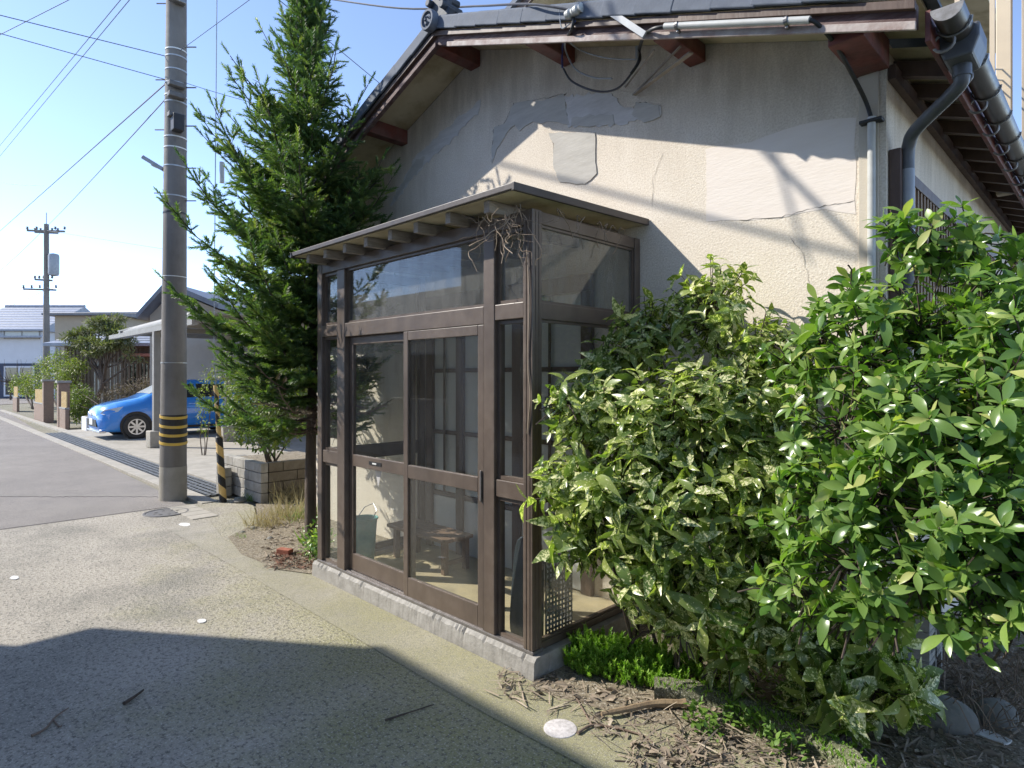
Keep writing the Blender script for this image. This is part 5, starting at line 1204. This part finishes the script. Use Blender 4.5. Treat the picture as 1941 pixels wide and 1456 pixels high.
# ================================================================== GARDEN FLOOR
def grass_frames(cx, cy, rx, ry, n_, h0, h1, z=0, spread=.5):
    fr = []
    for _ in range(n_):
        a = random.random() * 6.283; r_ = math.sqrt(random.random()); p = Vector((cx + rx * r_ * math.cos(a), cy + ry * r_ * math.sin(a), z))
        d = Vector((random.gauss(0, spread), random.gauss(0, spread), 1)); fr.append((0, frame(d, rdir(), 0, random.uniform(h0, h1)), p, random.random()))
    return fr
bladev = [leaf_shape(1, .045, [1, .8, .5, .05], .25, .1)]
gA = []; gB = []
for px, py, rx, ry, n_, h0, h1 in ((520, 990, .30, .3, 260, .06, .22), (560, 975, .35, .3, 260, .08, .26), (545, 950, .3, .2, 200, .10, .35), (585, 945, .35, .2, 220, .10, .3), (490, 1000, .25, .12, 90, .05, .14)):
    c = az(px, py); gA += grass_frames(c.x, c.y, rx, ry, n_, h0, h1, .006)
for px, py, rx, ry, n_, h0, h1 in ((590, 1030, .14, .1, 130, .05, .2), (470, 950, .14, .06, 60, .05, .16), (455, 1018, .12, .05, 70, .02, .05), (575, 985, .3, .2, 90, .08, .2), (1420, 1380, .12, .08, 90, .02, .06)):
    c = az(px, py); gB += grass_frames(c.x, c.y, rx, ry, n_, h0, h1, .006)
o = batch('dry_grass', 'straw', bladev, gA, None, 'stuff'); o['label'] = 'dry straw coloured grass on the soil beyond the porch'; o['category'] = 'grass'
o = batch('green_weeds', 'leaf_weed', bladev, gB, None, 'stuff'); o['label'] = 'short green weeds along the soil edges beside the lane'; o['category'] = 'weeds'
c = az(588, 1045)
shrub('small_evergreen', 'small dark green plant at the foot of the spruce by the porch kerb', 'plant', [(Vector((2.72, .86, .18)), (.12, .12, .18)), (Vector((2.85, .8, .14)), (.14, .12, .12))], 420, .8, 'leaf_tobira', (2.75, .85, .006), 4, .006, .1)
# stonecrop mound of fine bright shoots
SE = thing('stonecrop', 'bright lime green feathery groundcover at the porch corner', 'plant', az(1150, 1280))
sv = [shoot(.06, 20, .016, 11), shoot(.05, 18, .016, 12)]; fr = []
for px, py, rx, ry, n_ in ((1120, 1262, .17, .15, 380), (1180, 1275, .2, .15, 460), (1235, 1285, .16, .13, 280), (1075, 1245, .1, .08, 110), (1290, 1290, .15, .1, 60)):
    c = az(px, py)
    for _ in range(n_):
        a = random.random() * 6.283; r_ = math.sqrt(random.random()); p = Vector((c.x + rx * r_ * math.cos(a), c.y + ry * r_ * math.sin(a), .01 + .15 * (1 - r_ ** 2) * random.uniform(.3, 1)))
        if blocked(p + Vector((0, 0, .05)), .01): continue
        fr.append((random.randrange(2), frame(Vector((random.gauss(0, .5), random.gauss(0, .5), 1)), rdir(), 0, random.uniform(.8, 1.5)), p, random.random()))
batch('shoots', 'leaf_sedum', sv, fr, SE, 'stuff', False)
# small weeds with round leaves on the litter
wv = [leaf_shape(.03, .018, [.2, .9, 1, .5, .1], .2, .2)]
for nm, lab, spots in (('pale_weed', 'pale green young weed sprouting in sunlit litter by the mossy edging', ((1315, 1375), (1385, 1372), (1410, 1385), (1440, 1400), (1470, 1425), (1345, 1395), (1500, 1440))), ('green_weed', 'dark green small weed growing at the foot of the low laurel', ((1480, 1320), (1500, 1345), (1530, 1290), (1340, 1250), (1300, 1300), (1380, 1310), (1420, 1325), (1450, 1290), (1350, 1290)))):
    for px, py in spots:
        c = az(px, py); fr = []
        for _ in range(46): fr.append((0, frame(rdir() + Vector((0, 0, .6)), (0, 0, 1), 0, random.uniform(.6, 1.4)), c + Vector((random.gauss(0, .03), random.gauss(0, .03), random.uniform(.01, .10))), random.random()))
        t = thing(nm, lab, 'weed', c, nm.replace('_', ' ') + 's'); batch('leaves', 'leaf_weed' if nm[0] == 'p' else 'leaf_tobira', wv, fr, t, 'stuff'); MB().tube([c, c + Vector((0, 0, .08))], .002, 4).build('stem', 'twig', t)
# litter: dead leaves, bark bits, twigs
fr = []
litv = [leaf_shape(.065, .028, [.1, .8, 1, .7, .05], .5, .5), leaf_shape(.03, .012, [.4, 1, .6, .1], .1, .1), leaf_shape(.09, .006, [1, 1, .6], .05, .0)]
def scatter(poly_fn, n_, zz_=.008):
    for _ in range(n_):
        p = poly_fn()
        if p is None: continue
        fr.append((random.choice((0, 1, 1, 2, 2, 2, 2)), frame((random.gauss(0, 1), random.gauss(0, 1), random.gauss(0, .15)), (0, 0, 1), random.gauss(0, .5), random.uniform(.3, 1.5)), p + Vector((0, 0, random.uniform(.002, .016))), random.random()))
def onpix(x0, x1, y0, y1):
    def f():
        c = az(random.uniform(x0, x1), random.uniform(y0, y1)); c.z = zz0
        if (c - az(1062, 1383)).xy.length < .13 or c.y > 1.33: return None
        return c if not blocked(c + Vector((0, 0, .05)), 0) else None
    return f
zz0 = .008
scatter(onpix(1040, 1330, 1290, 1400), 330); scatter(onpix(1280, 1560, 1380, 1470), 420); scatter(onpix(1560, 1960, 1330, 1470), 520); scatter(onpix(1300, 1760, 1250, 1370), 320); scatter(onpix(1180, 1330, 1400, 1460), 130); scatter(onpix(500, 600, 990, 1080), 500); scatter(onpix(1740, 1960, 1200, 1340), 700); scatter(onpix(940, 1060, 1265, 1330), 160)
o = batch('leaf_litter', 'litter', litv, fr, None, 'stuff'); o['label'] = 'brown leaf and twig litter over the garden soil'; o['category'] = 'litter'
fr = []; zz0 = .008
scatter(onpix(515, 605, 1050, 1080), 420)
o = batch('needle_litter', 'cedar_dry', [leaf_shape(.04, .008, [1, 1, .5], .1, 0)] * 3, fr, None, 'stuff'); o['label'] = 'rust coloured dead needles heaped beside the porch kerb'; o['category'] = 'litter'
c = az(540, 1052); o = MB().bar(c + Vector((-.06, -.03, .03)), c + Vector((.06, .03, .034)), .07, .05).build('red_brick', 'brick_red', bevel=.006); tag(o, 'broken red brick among the dead needles by the porch kerb', 'brick')
for px, py, sz in ((480, 1003, .03), (460, 1010, .02), (512, 1022, .025)):
    c = az(px, py); m = MB().lathe([(.001, sz), (sz * .8, sz * .8), (sz * 1.3, sz * .2), (sz * 1.2, 0)], c + Vector((0, 0, .003)), n=7); tag(m.build('clod', 'stone', smooth=True), 'small dark clod lying at the grassy soil edge', 'clod', 'clods by the dry grass')
# mossy edging that bounds the garden
pts = [az(px, py) for px, py in ((1240, 1318), (1330, 1330), (1400, 1355), (1470, 1380), (1530, 1410), (1590, 1450), (1640, 1500))]
sp_ = spline(pts, 5); mb = MB()
for i, p in enumerate(sp_):
    d = (sp_[min(i + 1, len(sp_) - 1)] - sp_[max(i - 1, 0)]).normalized(); nrm = Vector((-d.y, d.x, 0)); j = lambda: random.uniform(-.008, .008)
    for o_, h in ((-.05, 0), (-.045, .06 + j()), (-.02, .085 + j()), (.03, .085 + j()), (.05, .06 + j()), (.055, 0)): mb.v.append(tuple(p + nrm * (o_ + j()) + Vector((0, 0, h))))
for i in range(len(sp_) - 1):
    for k in range(5): mb.f.append((i * 6 + k, i * 6 + k + 1, i * 6 + k + 7, i * 6 + k + 6))
mb.f += [tuple(range(6)), tuple((len(sp_) - 1) * 6 + k for k in range(6))]
tag(mb.build('garden_edging', 'mossy_kerb', smooth=True), 'low curved mossy concrete edging between litter and low laurel', 'edging')
# moss tufts on edging
fr = []
for p in sp_:
    for _ in range(26): fr.append((random.randrange(2), frame(Vector((random.gauss(0, .6), random.gauss(0, .6), 1)), rdir(), 0, random.uniform(.2, .5)), p + Vector((random.gauss(0, .035), random.gauss(0, .035), .07)), random.random()))
o = batch('moss', 'leaf_sedum', sv, fr, None, 'stuff', False); o['label'] = 'green moss growing on the curved garden edging'; o['category'] = 'moss'
# log, twigs
def stick(name, pix, r, z, lab, mat='twig', cat='twig', group=None):
    P_ = [az(px, py) + Vector((0, 0, z + r)) for px, py in pix]; n_ = len(spline(P_, 4))
    tag(MB().tube(spline(P_, 4), [r * (1 - .6 * i / n_) * random.uniform(.85, 1.15) for i in range(n_)], 7).build(name, mat, smooth=True), lab, cat, group)
M('log_bark', (.30, .22, .13), (.20, .14, .085), 12, .9, 40, .5)
stick('fallen_branch', ((1300, 1345), (1240, 1345), (1190, 1355), (1140, 1365)), .022, .006, 'thick fallen branch lying on the litter beside the mossy edging', 'log_bark', 'branch')
stick('twig', ((1095, 1395), (1122, 1380), (1160, 1384), (1220, 1400), (1240, 1418)), .007, .006, 'forked brown twig lying beside the white round cap')
stick('twig', ((1122, 1380), (1100, 1340), (1085, 1315)), .005, .006, 'thin upright branching twig between white cap and lime groundcover')
stick('twig', ((1280, 1400), (1300, 1420), (1330, 1456)), .008, .006, 'curved dark twig lying on the bare concrete by the litter')
stick('twig', ((235, 1338), (255, 1325), (272, 1312)), .010, .002, 'short black stick lying alone in the shaded lane', 'twig_dark')
stick('twig', ((60, 1398), (85, 1385), (105, 1362), (130, 1345)), .006, .002, 'pale forked twig with side shoots in the shaded lane')
stick('twig', ((100, 1365), (112, 1380), (118, 1376)), .004, .002, 'tiny side shoot broken off the pale forked twig')
stick('twig', ((730, 1368), (770, 1355), (822, 1338)), .005, .002, 'thin dark twig lying across the lane before the porch doors', 'twig_dark')
stick('twig', ((1165, 1445), (1210, 1448), (1260, 1452)), .004, .002, 'straight thin twig lying on the concrete beyond the white cap', 'twig_dark')
# round stones
def boulder(px, py, rx, ry, rz_, rot, lab):
    c = az(px, py); mb = MB(); n_ = 18
    for i in range(10):
        th = math.pi * i / 9 * .62; 
        for j in range(n_):
            a = 2 * math.pi * j / n_; wob = 1 + .05 * math.sin(3 * a + px) + .03 * math.sin(5 * a)
            x = rx * math.sin(th) ** .8 * math.cos(a) * wob; y = ry * math.sin(th) ** .8 * math.sin(a) * wob
            mb.v.append((c.x + x * math.cos(rot) - y * math.sin(rot), c.y + x * math.sin(rot) + y * math.cos(rot), rz_ * (.37 + math.cos(th)) * .73))
    for i in range(9):
        for j in range(n_): mb.f.append((i * n_ + j, i * n_ + (j + 1) % n_, (i + 1) * n_ + (j + 1) % n_, (i + 1) * n_ + j))
    tag(mb.build('boulder', 'stone', smooth=True), lab, 'stone')
boulder(1790, 1375, .125, .09, .13, .3, 'dark rounded boulder half hidden by the low laurel leaves')
boulder(1888, 1372, .10, .075, .11, .9, 'lighter egg shaped boulder lying on dry vines')
c = az(1880, 1402); tag(MB().prism(rough_poly([(c.x - .07, c.y - .03), (c.x + .06, c.y - .05), (c.x + .07, c.y + .02), (c.x - .05, c.y + .03)], .03, .006), lambda x, y: (x, y, .007), lambda x, y: (x, y, .014)).build('mortar_scrap', 'white_mark'), 'white scrap of mortar beside the egg shaped boulder', 'scrap')
# hollow block wall stub
HB = thing('hollow_block_wall', 'short stub of hollow concrete blocks beside the dry vines', 'wall', az(1745, 1290))
h0 = az(1745, 1300)
for k in range(3):
    z0 = .006 + k * .15; x0, y0 = h0.x - .05, h0.y - .25
    m = MB(); m.box(x0, x0 + .1, y0, y0 + .03, z0, z0 + .145); m.box(x0, x0 + .1, y0 + .14, y0 + .17, z0, z0 + .145); m.box(x0, x0 + .1, y0 + .28, y0 + .31, z0, z0 + .145); m.box(x0, x0 + .1, y0 + .03, y0 + .28, z0, z0 + .03); m.box(x0, x0 + .1, y0 + .03, y0 + .28, z0 + .12, z0 + .145)
    m.build('block', 'block', HB)
DV = thing('dry_vine_heap', 'heap of dry brown vine stems behind the round boulders', 'vine', az(1850, 1330)); mb = MB()
for _ in range(150):
    c = az(random.uniform(1760, 1960), random.uniform(1270, 1400)); c.z = .01; d = Vector((random.gauss(0, 1), random.gauss(0, 1), random.gauss(.6, .5))).normalized(); L = random.uniform(.1, .32)
    mid = c + d * L * .5 + Vector((0, 0, random.uniform(0, .09))); e = c + Vector((d.x, d.y, 0)) * L + Vector((0, 0, random.uniform(.0, .14)))
    mb.tube(spline([c, mid, e], 3), random.uniform(.0012, .003), 3, False)
mb.build('stems', 'vine_dry', DV, kind='stuff')
print('leaves', n1, n2, 'needles', len(nf))
